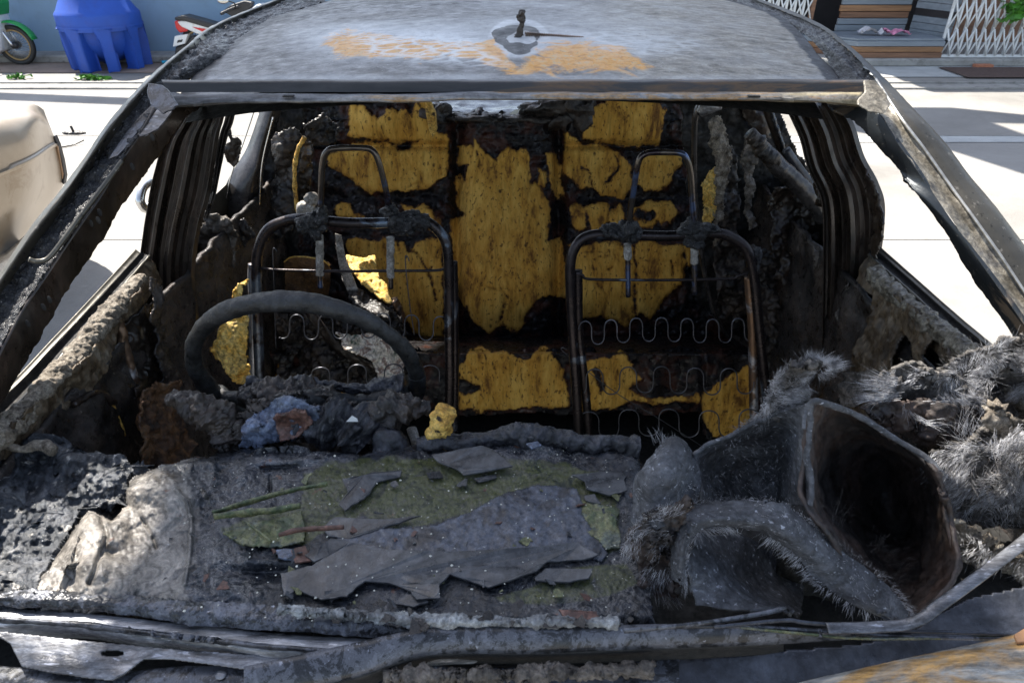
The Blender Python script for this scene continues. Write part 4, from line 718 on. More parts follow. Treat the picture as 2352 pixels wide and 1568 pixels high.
def sidefield(nm, poly, Yf, mat, seed, disp=.02, step=2.8, jag=6, par=None, attrs=None):
    x0 = min(p[0] for p in poly)-10; x1 = max(p[0] for p in poly)+10; y0 = min(p[1] for p in poly)-10; y1 = max(p[1] for p in poly)+10
    kf = lambda U, V: sdp(U+jag*fbm(P2(U, V, .03), 1, 4, seed), V+jag*fbm(P2(U, V, .03), 1, 4, seed+5), poly)
    f = Yf if callable(Yf) else (lambda U, V: Yf+0*U)
    return field(nm, (x0, x1, y0, y1), step, lambda U, V: aY(U, V, f(U, V)+.02*fbm(P2(U, V, .012), 1, 3, seed)), mat, par or car, keep=kf, disp=[(disp*.75, 11, 'f', seed), (disp*.3, 42, 'f', seed+1), (disp*.12, 120, 'f', seed+2)], attrs=attrs, thick=.006)
# behind everything: dark inner quarters
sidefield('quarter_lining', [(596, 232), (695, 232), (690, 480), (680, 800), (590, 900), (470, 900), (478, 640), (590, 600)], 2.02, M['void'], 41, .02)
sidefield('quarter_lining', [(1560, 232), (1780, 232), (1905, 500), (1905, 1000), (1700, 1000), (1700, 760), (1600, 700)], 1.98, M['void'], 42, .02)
sidefield('burnt_padding', [(632, 300), (660, 296), (690, 300), (690, 420), (680, 520), (640, 560), (615, 500), (625, 400)], 1.90, M['char'], 43, .025)
sidefield('burnt_padding', [(690, 285), (740, 262), (780, 290), (770, 330), (720, 340)], 2.06, M['char'], 44, .03)
sidefield('burnt_padding', [(470, 480), (520, 500), (545, 540), (540, 640), (530, 760), (500, 780), (455, 720), (450, 560)], 1.62, M['ashy'], 45, .03)
sidefield('burnt_padding', [(520, 505), (560, 500), (590, 540), (560, 570), (520, 560)], 1.7, M['char'], 46, .02)
hb = [aY(u, v, 1.82) for u, v in ((700, 315), (684, 345), (677, 390), (678, 440), (684, 485))]; tube('bolster_edge', hb, .006, M['foamlit'], rs, n=80, lump=.3, lsc=60)
sidefield('bolster_foam', [(686, 330), (700, 312), (712, 345), (716, 400), (716, 470), (700, 480), (684, 440)], 1.86, M['charbrown'], 47, .02, par=rs)
V, Fc = merge([blobVF(aY(702, 480, 1.78), (.03, .02, .026), .35, 20, 3), blobVF(aY(716, 458, 1.78), (.02, .02, .02), .35, 30, 5)]); mesh('foam_lump', V, Fc, M['sleeve'], rs)
M['glow'] = charm('bare_foam_sunlit', [(.5, .22, .03), (.78, .46, .08), (.85, .6, .18), (.06, .03, .015)], sc=24, rough=(.6, .9), bst=1.2, bsc=70, bd=.015)  # foam with raised albedo, sunlight painted into its colour
sidefield('bolster_foam', [(548, 640), (560, 628), (556, 660), (560, 720), (575, 790), (578, 880), (540, 885), (490, 800), (495, 760), (520, 690)], lambda U, V: 1.34-.0003*(V-640), M['glow'], 48, .02, 2.2, 8, par=rs)
sidefield('torn_bolster', [(800, 592), (830, 585), (862, 590), (868, 620), (885, 660), (897, 690), (890, 696), (850, 672), (815, 640), (800, 618)], lambda U, V: 1.93-.0022*(V-590), M['glow'], 49, .02, 1.8, 6, par=rs)
sidefield('torn_bolster', [(770, 540), (782, 545), (800, 600), (815, 645), (860, 680), (890, 700), (900, 745), (850, 720), (800, 690), (780, 620)], lambda U, V: 1.96-.0022*(V-590), M['char'], 50, .02, 2, 5, par=rs)
sidefield('torn_bolster', [(820, 680), (838, 676), (852, 690), (845, 705), (828, 698)], 1.84, M['glow'], 51, .01, 1.6, 3, par=rs)
# seat belt remains crossing behind the left seat
patch('belt_strap', [[aY(770, 536, 1.82), aY(784, 540, 1.82)], [aY(775, 590, 1.8), aY(795, 592, 1.8)], [aY(790, 650, 1.78), aY(815, 648, 1.78)], [aY(810, 690, 1.77), aY(835, 690, 1.77)]], 60, 12, M['sleeve'], car, disp=[(.003, 60, 'f', 3)], thick=.003)
tube('belt_buckle_arm', [aY(u, v, 1.75) for u, v in ((900, 690), (915, 715), (922, 760), (930, 800))], [.02, .016, .014, .012], M['tuberust'], car, n=50, lump=.15)
patch('belt_strap', [[aY(690, 705, 1.66), aY(712, 703, 1.66)], [aY(730, 760, 1.64), aY(748, 750, 1.64)], [aY(775, 810, 1.62), aY(790, 800, 1.62)], [aY(860, 850, 1.6), aY(868, 842, 1.6)]], 60, 12, M['charbrown'], car, disp=[(.003, 60, 'f', 3)], thick=.003)
# speaker pocket behind the left seat
pk = [(650, 600), (665, 590), (700, 588), (735, 592), (758, 605), (760, 640), (755, 680), (655, 680)]; sidefield('door_pocket', pk, 1.9, charm('singed_brown_cloth', [(.03, .018, .01), (.1, .05, .02), (.18, .09, .03), (.05, .03, .02)], sc=30, rough=(.5, .8), bst=.5), 52, .006, jag=1); tube('pocket_piping', [aY(u, v, 1.88) for u, v in ((652, 602), (668, 591), (700, 590), (738, 597), (757, 610))], .0022, M['glow'], car, n=50)
# debris on the rear floor seen through the wheel
sidefield('burnt_padding', [(630, 720), (900, 700), (935, 760), (930, 870), (900, 905), (640, 905)], lambda U, V: 1.72-.0004*(V-700), M['char'], 53, .05, 2.6)
rg = sidefield('scorched_rag', [(760, 770), (850, 765), (905, 775), (935, 820), (925, 870), (880, 890), (850, 830), (800, 800)], lambda U, V: 1.64-.0004*(V-700), charm('scorched_print_rag', [(.05, .1, .07), (.5, .47, .4), (.7, .66, .58), (.2, .12, .09), (.6, .56, .5)], sc=26, rough=(.4, .8), bst=.8), 54, .03, 1.8); 
# right rear: bent trim strip, furry padding, door rail, window tube
def S(pts, X=None, Y=None): return [aX(u, v, X) if X else aY(u, v, Y) for u, v in pts]
tube('trim_hoop', S([(1668, 243), (1640, 236), (1612, 240), (1599, 262), (1595, 309), (1596, 434), (1603, 512), (1612, 590), (1624, 653), (1641, 719), (1669, 767), (1705, 800)], Y=1.80), [.013, .016, .014, .013, .012, .011, .011, .011, .011, .011, .011, .01], M['jamb'], car, n=150, flat=.6)
tube('trim_hoop_end', S([(1606, 262), (1625, 246), (1655, 240)], Y=1.785), [.012, .02, .014], M['metal'], car, n=30)
sidefield('burnt_padding', [(1625, 280), (1655, 262), (1672, 300), (1680, 345), (1672, 420), (1660, 480), (1655, 560), (1640, 560), (1638, 470), (1645, 400), (1628, 340)], 1.82, M['sill'], 61, .03, 2.2)
sidefield('bolster_foam', [(1612, 420), (1640, 380), (1655, 400), (1648, 440), (1640, 500), (1632, 530), (1612, 530)], 1.84, M['glow'], 62, .02, 2, 6, par=rs)
sidefield('burnt_padding', [(1655, 350), (1690, 330), (1700, 420), (1698, 520), (1720, 620), (1745, 700), (1735, 800), (1650, 760), (1640, 600), (1650, 500)], 1.86, M['char'], 63, .035)
sidefield('burnt_padding', [(1708, 310), (1725, 300), (1745, 330), (1735, 400), (1730, 480), (1745, 520), (1720, 530), (1708, 430)], 1.76, M['ashy'], 64, .03, 2.2)
sidefield('burnt_padding', [(1720, 560), (1770, 580), (1790, 640), (1780, 780), (1790, 900), (1750, 920), (1735, 760)], 1.62, M['char'], 65, .035)
tube('door_rail', S([(1722, 305), (1760, 352), (1800, 395), (1850, 440), (1895, 500)], Y=1.62), [.014, .02, .022, .022, .024], M['jamb'], car, n=90, lump=.1)
tube('door_rail_crust', S([(1722, 305), (1755, 345), (1790, 375)], Y=1.605), [.012, .016, .01], M['char'], car, n=60, lump=.7, lsc=60)
sidefield('door_inner_panel', [(1775, 430), (1880, 470), (1900, 560), (1905, 900), (1880, 1040), (1790, 1040), (1760, 800)], 1.66, M['charbrown'], 66, .03)
sidefield('melted_strand', [(1870, 560), (1885, 580), (1890, 640), (1880, 700), (1868, 640)], 1.5, M['ashy'], 67, .01)
sidefield('melted_strand', [(1930, 700), (1950, 640), (1960, 760), (1940, 830), (1900, 930), (1890, 960), (1910, 860)], 1.33, M['ashy'], 68, .012)
tube('window_channel', S([(1755, 232), (1772, 280), (1790, 330), (1808, 390)], Y=1.9), .012, M['charbrown'], car, n=60)
tube('window_seal', S([(1764, 232), (1780, 280), (1797, 330), (1812, 390)], Y=1.88), .005, M['gloss'], car, n=80, lump=.4, lsc=150)
sidefield('rear_door_post', [(1690, 232), (1762, 232), (1785, 310), (1812, 400), (1740, 330)], 1.96, M['charbrown'], 69, .008)
tube('belt_rail', S([(1805, 345), (1840, 395), (1875, 440), (1893, 480)], Y=1.72), .012, M['metaldk'], car, n=50)
# glassy melted scrap hanging in the left rear window
sidefield('melted_strand', [(530, 290), (536, 316), (548, 315), (556, 325), (552, 355), (545, 375), (535, 385), (520, 372), (512, 350), (520, 330), (528, 325), (520, 300)], 1.6, M['charbrown'], 70, .006, 1.5, 2)
# ---- front seat frames (each seat hangs its frame tube, springs and bars under it)
def seat(nm, Y, outer, leg2, wirepts, head, sleeves, springs, vwires, gunk, lbl):
    s = bpy.data.objects.new('front_seat', None); C.objects.link(s); s.parent = car; c = aY(outer[0][0]+200, 980, Y); s.location = c-wloc(car); s['label'] = lbl
    P_ = [aY(u, v, Y-.10*max(0, (v-520))/480) for u, v in outer]; fr = tube('frame_tube', P_, .0125, M['tube'], s, n=180, seg=16)
    for pts, m in leg2: tube('frame_leg', [aY(u, v, Y-.10*max(0, (v-520))/480+.01) for u, v in pts], .0115, M[m], s, n=60, seg=14)
    tube('cross_wire', [aY(u, v, Y-.02) for u, v in wirepts], .0035, M['tube'], s, n=80)
    hr = tube('headrest_bar', [aY(u, v, Y-.008) for u, v in head], .007, M['tubeblue'], s, n=160, seg=14)
    for (u, v0, v1, v2) in sleeves:
        o = tube('headrest_sleeve', [aY(u, v0, Y-.015), aY(u+1, v1, Y-.02), aY(u+1, v1+2, Y-.02)], .0095, M['sleeve'], s, n=30, lump=.2, lsc=120); tube('sleeve_tip', [aY(u+1, v1, Y-.018), aY(u+2, v2, Y-.018)], .0065, M['tubeblue'], o, n=10)
    for (u0, u1, v0, v1, am, per, ph) in springs:
        u = np.linspace(u0, u1, 400); w_ = np.sin((u-u0)/per*2*math.pi+ph)
        du = -per*.085*np.sin(2*((u-u0)/per*2*math.pi+ph)); vv = v0+(v1-v0)*(u-u0)/(u1-u0)+am*w_+3*np.sin(u*.02); tube('back_spring', [aY(a+c_, b, Y-.10*max(0, (b-520))/480-.012) for a, b, c_ in zip(u, vv, du)], .0018, M['wire'], s, n=400, seg=6)
    for pts in vwires: tube('guide_wire', [aY(u, v, Y-.05) for u, v in pts], .0013, M['wire'], s, n=50, seg=6)
    lst = [blobVF(aY(u, v, Y-.012), (rx, .02, rz), .75, 55, int(u), 26) for u, v, rx, rz in gunk]; [mesh('charred_foam', *q_, M['gutter'], s) for q_ in lst]
seat('l', 1.5, [(598, 900), (594, 800), (590, 700), (589, 620), (594, 570), (615, 528), (655, 508), (700, 503), (800, 512), (900, 511), (950, 505), (985, 512), (1015, 540), (1028, 575), (1031, 640), (1032, 760), (1033, 880), (1030, 990)],
     [([(581, 606), (580, 640), (582, 700), (583, 900)], 'tuberust'), ([(1040, 600), (1043, 700), (1044, 850), (1042, 990)], 'tube')],
     [(600, 616), (640, 620), (780, 623), (900, 622), (1000, 621), (1028, 614)],
     [(736, 520), (737, 450), (741, 375), (752, 348), (775, 341), (830, 340), (855, 346), (870, 372), (885, 430), (899, 495)],
     [(734, 540, 625, 660), (896, 545, 630, 662)],
     [(645, 1015, 748, 752, 28, 66, 1.2), (700, 1015, 868, 862, 26, 84, 2.0)],
     [[(636, 577), (629, 570), (627, 590), (631, 700), (634, 800)], [(940, 600), (935, 588), (931, 600), (940, 690), (952, 770)]],
     [(722, 520, .028, .028), (738, 492, .016, .014), (700, 515, .02, .012), (897, 482, .018, .014), (955, 508, .035, .018), (935, 520, .03, .02), (730, 500, .02, .02), (905, 505, .014, .02)], 'front seat frame behind the steering wheel')
seat('r', 1.5, [(1330, 1010), (1324, 900), (1317, 793), (1311, 680), (1310, 607), (1321, 568), (1345, 545), (1390, 537), (1450, 540), (1540, 542), (1630, 536), (1670, 541), (1705, 562), (1722, 590), (1733, 644), (1742, 740), (1751, 830), (1762, 930), (1760, 1010)],
     [([(1720, 637), (1724, 700), (1728, 760), (1732, 960)], 'tuberust'), ([(1327, 620), (1330, 760), (1345, 900), (1352, 1000)], 'tube')],
     [(1326, 628), (1338, 632), (1353, 641), (1450, 643), (1560, 643), (1676, 640), (1695, 634), (1712, 628), (1730, 627)],
     [(1443, 530), (1446, 500), (1458, 420), (1467, 371), (1482, 354), (1510, 350), (1562, 352), (1578, 368), (1586, 400), (1590, 460), (1595, 525)],
     [(1441, 560, 590, 681), (1594, 560, 600, 674)],
     [(1332, 1722, 762, 756, 27, 58.5, 3.4), (1335, 1730, 875, 873, 30, 77, 2.2), (1345, 1735, 974, 970, 31, 92, 4.2)],
     [[(1303, 803), (1292, 798), (1293, 806), (1340, 845), (1420, 905), (1520, 965), (1660, 1055)]],
     [(1442, 528, .02, .022), (1460, 535, .02, .014), (1592, 528, .03, .02), (1600, 550, .022, .018), (1630, 530, .022, .012), (1400, 530, .024, .012), (1420, 528, .02, .012), (1735, 600, .01, .02)], 'front seat frame on the right with three rows of springs')
# ---- steering wheel
def swheel():
    Yc = .92; c = np.array(aY(709, 862, Yc)); n = A(0, .95, .32); n /= np.linalg.norm(n); ex = A(1, 0, 0.02); ey = np.cross(n, ex); ey /= np.linalg.norm(ey); R_ = .178
    s = bpy.data.objects.new('steering_wheel', None); C.objects.link(s); s.parent = car; s.location = c-wloc(car)
    a = np.linspace(0, 2*math.pi, 160); P_ = c+R_*(np.cos(a)[:, None]*ex+np.sin(a)[:, None]*ey); rr_ = .0140+.0012*np.sin(a*3)
    V, Fc = tubeVF(P_, rr_, n=300, seg=40, lump=.12, lsc=60, up=n); mesh('rim', V, Fc, M['wheelrim'], s)
    for a0, a1 in ((math.pi-.3, .5), (.3, -.5)):
        p = c+R_*(math.cos(a0)*ex+math.sin(a0)*ey); V, Fc = tubeVF([p, p*.55+c*.45-n*.03, c-n*.05], [.015, .012, .016], n=60, lump=.5, lsc=50); mesh('spoke', V, Fc, M['wheelrim'], s)
    p = c+R_*(ey*.98); V, Fc = tubeVF([p, c-n*.05], [.012, .015], n=30, lump=.4, lsc=50); mesh('spoke', V, Fc, M['wheelrim'], s)
    V, Fc = blobVF(c-n*.055+ey*.06, (.07, .05, .045), .5, 22, 3); mesh('hub', V, Fc, M['char'], s)
    return c
swc = swheel()
# ---- dashboard (melted slab) and what is stuck to it
dash = bpy.data.objects.new('dashboard', None); C.objects.link(dash); dash.parent = car; dash.location = A(0, .65, .9)-wloc(car)
DP = [(70,1372),(100,1320),(140,1260),(170,1205),(205,1168),(232,1180),(255,1195),(290,1160),(285,1120),(310,1095),(380,1065),(450,1048),(560,1030),(650,1026),(750,1033),(830,1043),(870,1032),(960,1020),(1000,1010),(1150,1006),(1192,990),(1215,985),(1242,988),(1262,1003),(1400,1016),(1450,1008),(1470,1040),(1480,1090),(1484,1250),(1500,1415),(900,1415),(500,1400),(200,1385)]
def zdash(U, V):
    q = P2(U, V, .01); z = .955+0*U
    def g(c, r, h): return h*np.exp(-(((U-c[0])/r[0])**2+((V-c[1])/r[1])**2))
    z += g((1215, 1000), (38, 18), .022)+g((1000, 1020), (60, 10), .008)+g((350, 1120), (120, 60), .02)+g((200, 1270), (55, 90), .02)+g((430, 1060), (140, 16), .012)
    z += g((590, 1043), (32, 10), .008)+g((720, 1047), (40, 11), .008)-g((590, 1043), (16, 5), .006)-g((720, 1047), (22, 6), .006)
    z -= g((255, 1268), (26, 18), .014)+g((600, 1315), (85, 16), .02)+g((640, 1075), (60, 8), .008)+g((300, 1195), (22, 60), .006)
    z += .006*np.exp(-(sdl(U, V, [(405, 1125), (430, 1150), (440, 1200), (435, 1280), (425, 1340)])/5)**2)-.007*np.exp(-(sdl(U, V, [(232, 1180), (245, 1230), (230, 1280), (205, 1340)])/6)**2)
    for L_ in ([(620,1090),(622,1135)], [(600,1075),(680,1070)], [(325,1190),(350,1230),(360,1260)]): z -= .005*np.exp(-(sdl(U, V, L_)/3)**2)
    m = sst(560, 760, U)*sst(1040, 1075, V)
    z += (1-m*.85)*(.009*fbm(q, 1.2, 4, 11)+.0010*fbm(q, 6, 5, 13))+.0006*fbm(q, 14, 3, 19)
    e = sdp(U, V, DP); z -= .02*np.exp(-np.clip(e, 0, None)/10)*(V < 1300)
    return z
kd = lambda U, V: sdp(U+5*fbm(P2(U, V, .04), 1, 4, 2), V+4*fbm(P2(U, V, .04), 1, 4, 3), DP)
def dashm():
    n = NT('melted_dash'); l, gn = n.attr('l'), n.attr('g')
    a = n.noise(13, 10, .68, .8); c = n.ramp(a, [(.3, (.006, .007, .009)), (.45, (.012, .014, .018)), (.58, (.025, .028, .036)), (.7, (.06, .066, .08))]); c = n.mix(1., c, n.ramp(n.noise(70, 9, .8, .5), [(.38, .4), (.5, 1.), (.62, 1.8)]), 'MULTIPLY')
    wv = n.ramp(n.noise(30, 8, .7, 2.5), [(.47, 0.), (.5, .55), (.53, 0.)]); c = n.mix(n.math('MULTIPLY', wv, n.ramp(n.noise(6), [(.45, 0.), (.6, 1.)])), c, (.3, .29, .28))
    sunlit_col = n.ramp(n.noise(30, 11, .8, 1.2), [(.35, (.02, .02, .02)), (.45, (.11, .1, .088)), (.56, (.23, .21, .185)), (.64, (.42, .38, .33))]); c = n.mix(l, c, sunlit_col)  # pale ash tones paint the sunlit left patch into the dash colour
    g2 = n.ramp(n.noise(30, 11, .8, .9), [(.32, (.012, .014, .01)), (.43, (.025, .032, .018)), (.51, (.085, .092, .032)), (.56, (.04, .045, .036)), (.62, (.13, .12, .06)), (.7, (.07, .045, .025))]); gg = n.math('ADD', gn, n.math('MULTIPLY', n.math('SUBTRACT', n.noise(18, 9, .75, .5), .5), 1.5)); c = n.mix(n.ramp(gg, [(.5, 0.), (.85, .9)]), c, g2)
    c = n.mix(n.ramp(n.noise(190, 3, .5), [(.71, 0.), (.74, .9)]), c, (.45, .44, .4)); c = n.mix(n.ramp(n.noise(35, 5, .6), [(.66, 0.), (.7, .8)]), c, (.12, .055, .035))
    b = n.bump(n.noise(60, 10, .75, .4), .5, .004); b = n.bump(n.noise(300, 4, .7), .35, .001, b)
    return n.out(c, n.ramp(n.noise(45, 8, .7), [(.38, .1), (.6, .42)]), 0., b)
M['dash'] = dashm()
GP = [(700, 1085), (760, 1062), (830, 1048), (1000, 1050), (1180, 1050), (1300, 1060), (1380, 1090), (1418, 1150), (1425, 1260), (1390, 1290), (1340, 1260), (1290, 1190), (1150, 1150), (1010, 1200), (900, 1215), (830, 1190), (760, 1225), (700, 1250), (560, 1255), (500, 1215), (600, 1170), (690, 1150)]
gA = lambda U, V: np.clip(.5+sdp(U+10*fbm(P2(U, V, .02), 1, 4, 7), V+8*fbm(P2(U, V, .03), 1, 4, 8), GP)/16, 0, 1)*.95
GP2 = [(1300, 1300), (1440, 1290), (1470, 1340), (1400, 1370), (1300, 1390), (1150, 1385), (1130, 1370), (1220, 1345)]
gB = lambda U, V: np.clip(.45+sdp(U, V, GP2)/16, 0, .8)
sunlit_mask = lambda U, V: np.clip(.5+sdp(U+12*fbm(P2(U, V, .02), 1, 4, 17), V, [(60, 1400), (100, 1290), (170, 1160), (260, 1180), (270, 1090), (330, 1080), (430, 1110), (455, 1200), (440, 1290), (420, 1380), (300, 1400)])/30, 0, 1)
field('dash_top', (55, 1515, 978, 1420), 2.3, lambda U, V: aZ(U, V, zdash(U, V)), M['dash'], dash, keep=kd, attrs=dict(l=sunlit_mask, g=lambda U, V: np.maximum(gA(U, V), gB(U, V))), thick=.03)
LP = [(-120, 1400), (-120, 1020), (-40, 1005), (30, 1018), (90, 1008), (130, 1018), (170, 1035), (235, 1040), (290, 1043), (305, 1080), (285, 1130), (255, 1175), (225, 1165), (190, 1160), (150, 1230), (95, 1320), (60, 1400)]
def zl(U, V): q = P2(U, V, .01); return .950+.022*fbm(q, 1.1, 4, 21)+.0035*ridged(q, 1.6, 5, 23)+.002*fbm(q, 10, 4, 29)+.012*np.exp(-(sdl(U, V, [(-60, 1030), (40, 1035), (90, 1022), (130, 1040), (160, 1055), (330, 1062)])/26)**2)-.02*np.exp(-(((U-60)/26)**2+((V-1130)/40)**2))
field('dash_end', (-130, 320, 995, 1410), 2.3, lambda U, V: aZ(U, V, zl(U, V)), M['ashblk'] if 'ashblk' in M else charm('crumpled_char', [(.012, .014, .018), (.03, .034, .04), (.06, .065, .075), (.2, .2, .2)], sc=16, rough=(.2, .6), bst=1., bsc=60, bd=.01, speck=((.34, .32, .29), 60, .62)), dash, keep=lambda U, V: sdp(U+6*fbm(P2(U, V, .04), 1, 4, 2), V+6*fbm(P2(U, V, .04), 1, 4, 3), LP), thick=.03)
tube('dash_end_roll', [aZ(u, v, z) for u, v, z in ((-80, 1040, .975), (0, 1025, .975), (50, 1030, .975), (92, 1022, .975), (125, 1034, .97))], [.006, .006, .005, .010, .008], M['sill'], dash, n=240, seg=40, lump=.4, lsc=60)
V, Fc = merge([blobVF(aZ(115, 1065, .90), (.022, .018, .018), .6, 50, 3, 40), blobVF(aZ(100, 1100, .90), (.012, .02, .016), .6, 50, 3, 40)]); mesh('dash_end_lump', V, Fc, M['sill'], dash)
# column shroud and melted lumps behind the dash
def sf(nm, poly, Y, mat, seed, **k): return sidefield(nm, poly, Y, mat, seed, par=dash, **k)
sf('melted_cluster', [(515, 1050), (525, 985), (590, 915), (650, 905), (760, 915), (830, 940), (870, 960), (880, 1050)], lambda U, V: .86-.0003*(V-900), M['char'], 81, disp=.03, step=2.2)
sf('glazed_cluster', [(545, 1040), (552, 985), (600, 925), (640, 908), (690, 915), (725, 935), (735, 965), (700, 1000), (650, 1020), (600, 1040)], lambda U, V: .835-.0003*(V-900), M['flakeblue'], 82, disp=.014, step=2)
sf('glazed_core', [(625, 965), (665, 940), (705, 945), (720, 970), (690, 1000), (640, 1012)], lambda U, V: .82-.0003*(V-900), M['rustflake'], 83, disp=.01, step=2)
def lump(nm, pts, r, mt, seed=0, lp=.55, par=None): return tube(nm, [aY(*p) for p in pts], r, M[mt], par or dash, n=220, seg=56, lump=lp*1.25, lsc=48, seed=seed)
lump('stalk_cover', [(390, 915, .86), (420, 918, .85), (470, 935, .84), (505, 965, .83), (520, 1010, .82)], [.008, .018, .024, .023, .016], 'char', 1)
lump('stalk_cover', [(985, 935, .86), (940, 935, .85), (890, 950, .84), (868, 985, .83), (862, 1015, .82)], [.010, .021, .023, .02, .016], 'char', 2)
lump('column_ledge', [(570, 882, .93), (650, 878, .93), (740, 885, .93), (840, 892, .93), (930, 888, .93)], [.010, .010, .011, .012, .016], 'dashc', 3, .5)
lump('column_shroud', [(690, 960, .84), (740, 965, .83), (800, 985, .82), (840, 1020, .81)], [.02, .03, .034, .024], 'dashc', 4)
lump('column_shroud', [(560, 900, .92), (600, 910, .9), (680, 905, .9), (760, 915, .9)], [.014, .02, .024, .02], 'char', 9)
V, Fc = blobVF(aY(893, 1030, .80), (.026, .025, .03), .35, 30, 5, 34); mesh('melted_lump', V, Fc, M['dashc'], dash)
lump('vent_remains', [(1005, 1010, .80), (1012, 985, .80), (1018, 955, .80), (1026, 940, .8)], [.02, .018, .015, .01], 'foamlit', 6)
V, Fc = merge([tubeVF([aY(945, 985, .86), aY(948, 1000, .85), aY(958, 1025, .84)], .008, n=20, lump=.3), ]); mesh('bright_stub', V, Fc, M['sleeve'], dash)
lump('dash_rear_roll', [(960, 1022, .79), (1040, 1015, .79), (1130, 1010, .79), (1200, 1000, .785), (1290, 1010, .785), (1400, 1020, .78), (1460, 1030, .78)], [.012, .013, .012, .018, .013, .014, .018], 'dashc', 7, .4)
P = [(795, 968), (808, 955), (820, 962), (822, 968)]; V, Fc = slabVF([aY(u, v, .80) for u, v in P], .002, (0, -1, .3)); tag(mesh('paint_chip', V, Fc, M['white'], smooth=False), 'small white chip on the melted steering column', 'chip')
# ---- flakes of blackened glass lying on the dash
FL = [('flake', 'big dark grey glass sheet along the front of the dash with a torn lower edge', [(643,1316),(717,1297),(760,1273),(811,1245),(897,1262),(1034,1266),(1190,1258),(1326,1246),(1377,1273),(1338,1285),(1256,1289),(1233,1309),(1123,1348),(1100,1340),(1034,1316),(1010,1340),(1012,1371),(955,1375),(944,1356),(893,1336),(838,1332),(795,1367),(737,1375),(682,1352),(651,1367)], .985, 2.5),
 ('flake', 'large grey glass flake at the back middle of the dash', [(991,1043),(1104,1022),(1131,1031),(1178,1070),(1065,1090),(1053,1078),(1006,1059)], .985, 1.5),
 ('flake', 'grey glass flake at the right end of the green glass', [(1311,1090),(1409,1078),(1440,1086),(1432,1102),(1442,1125),(1401,1137),(1346,1121),(1342,1102)], .980, 2.5),
 ('flake', 'narrow forked grey flake left of the green glass patch', [(785,1100),(860,1085),(924,1078),(922,1094),(866,1106),(842,1137),(791,1170),(776,1156),(799,1129)], .980, 2.5),
 ('flake', 'pointed dark flake with a round hole mark, left of centre', [(741,1207),(768,1184),(877,1192),(967,1186),(799,1235),(752,1227)], .978, 2),
 ('flake', 'small oval grey flake just in front of the large rear flake', [(1088,1098),(1139,1088),(1141,1096),(1100,1106)], .974, 1),
 ('gutter', 'small black lump of char on the green glass', [(979,1086),(1010,1080),(1018,1094),(987,1098)], .976, 2),
 ('flake', 'small pointed flake below the right grey flake', [(1342,1137),(1366,1133),(1381,1156),(1346,1149)], .972, 1.5),
 ('flake', 'teal edged flake at the front right of the dash', [(1229,1324),(1252,1303),(1362,1305),(1354,1328),(1307,1336),(1229,1332)], .976, 2),
 ('rustflake', 'red brown flake at the front edge near the fallen felt', [(1284,1399),(1370,1402),(1385,1430),(1303,1434)], .985, 3),
 ('rustflake', 'small red brown curled flake left of the big glass sheet', [(668,1262),(700,1250),(722,1286),(676,1292)], .98, 3),
 ('flakeblue', 'bluish curled flake beside the red brown flake at left', [(632,1262),(668,1258),(700,1280),(690,1288),(640,1280)], .977, 3),
 ('flake', 'dark flake with a cracked corner behind the big glass sheet', [(700,1275),(760,1235),(812,1238),(770,1270),(722,1290)], .979, 2),
 ('flake', 'small dark flake between the big sheet and the crusted cowl', [(900,1385),(935,1362),(968,1368),(985,1380),(950,1392)], .97, 2),
 ('flakeblue', 'small blue grey flake behind the rear flake near the hump', [(1208,1018),(1235,1012),(1244,1022),(1222,1030)], .995, 1.5)]
for i, (mt, lab, poly, z, amp) in enumerate(FL):
    o_ = rough_outline(poly, amp, 7, i); zz_ = zdash(o_[:, 0], o_[:, 1]).max()+.005+(z-.97)*.25+.004*fbm(P2(o_[:, 0], o_[:, 1], .01), 1, 3, i)
    V, Fc = slabVF(aZ(o_[:, 0], o_[:, 1], zz_), .0028); o__ = mesh('glass_flake', V, Fc, M[mt], smooth=False, bevel=.0006); o__.rotation_euler = (RNG.uniform(-.03, .05), RNG.uniform(-.04, .04), 0) if i != 0 else (.02, 0, 0); tag(o__, lab, 'glass flake', 'flakes lying on the dash')
sheet = [(770, 1232), (830, 1215), (1000, 1205), (1080, 1170), (1160, 1130), (1230, 1110), (1330, 1120), (1345, 1190), (1400, 1270), (1380, 1290), (1330, 1262), (1190, 1275), (1034, 1285), (900, 1285), (800, 1275)]
M['bluesheet'] = charm('blistered_glass_sheet', [(.025, .021, .02), (.035, .036, .042), (.062, .07, .09), (.05, .056, .072), (.085, .093, .115)], sc=24, rough=(.25, .5), bst=.5, bsc=45, speck=((.3, .3, .28), 120, .72))
tag(field('glass_sheet', (755, 1415, 1095, 1295), 2.4, lambda U, V: aZ(U, V, .9615+.002*fbm(P2(U, V, .01), 1.2, 4, 3)+.0008*fbm(P2(U, V, .01), 8, 3, 3)), M['bluesheet'], None, keep=lambda U, V: sdp(U+5*fbm(P2(U, V, .04), 1, 4, 2), V+4*fbm(P2(U, V, .04), 1, 4, 3), sheet), thick=.004), 'blistered blue grey glass sheet lying across the middle of the dash', 'glass sheet')
M['ggl'] = charm('green_glass_film', [(.02, .03, .014), (.05, .07, .03), (.13, .13, .06), (.06, .075, .065), (.2, .19, .11)], sc=20, rough=(.12, .4), bst=.8, bsc=70, speck=((.5, .5, .42), 130, .68))
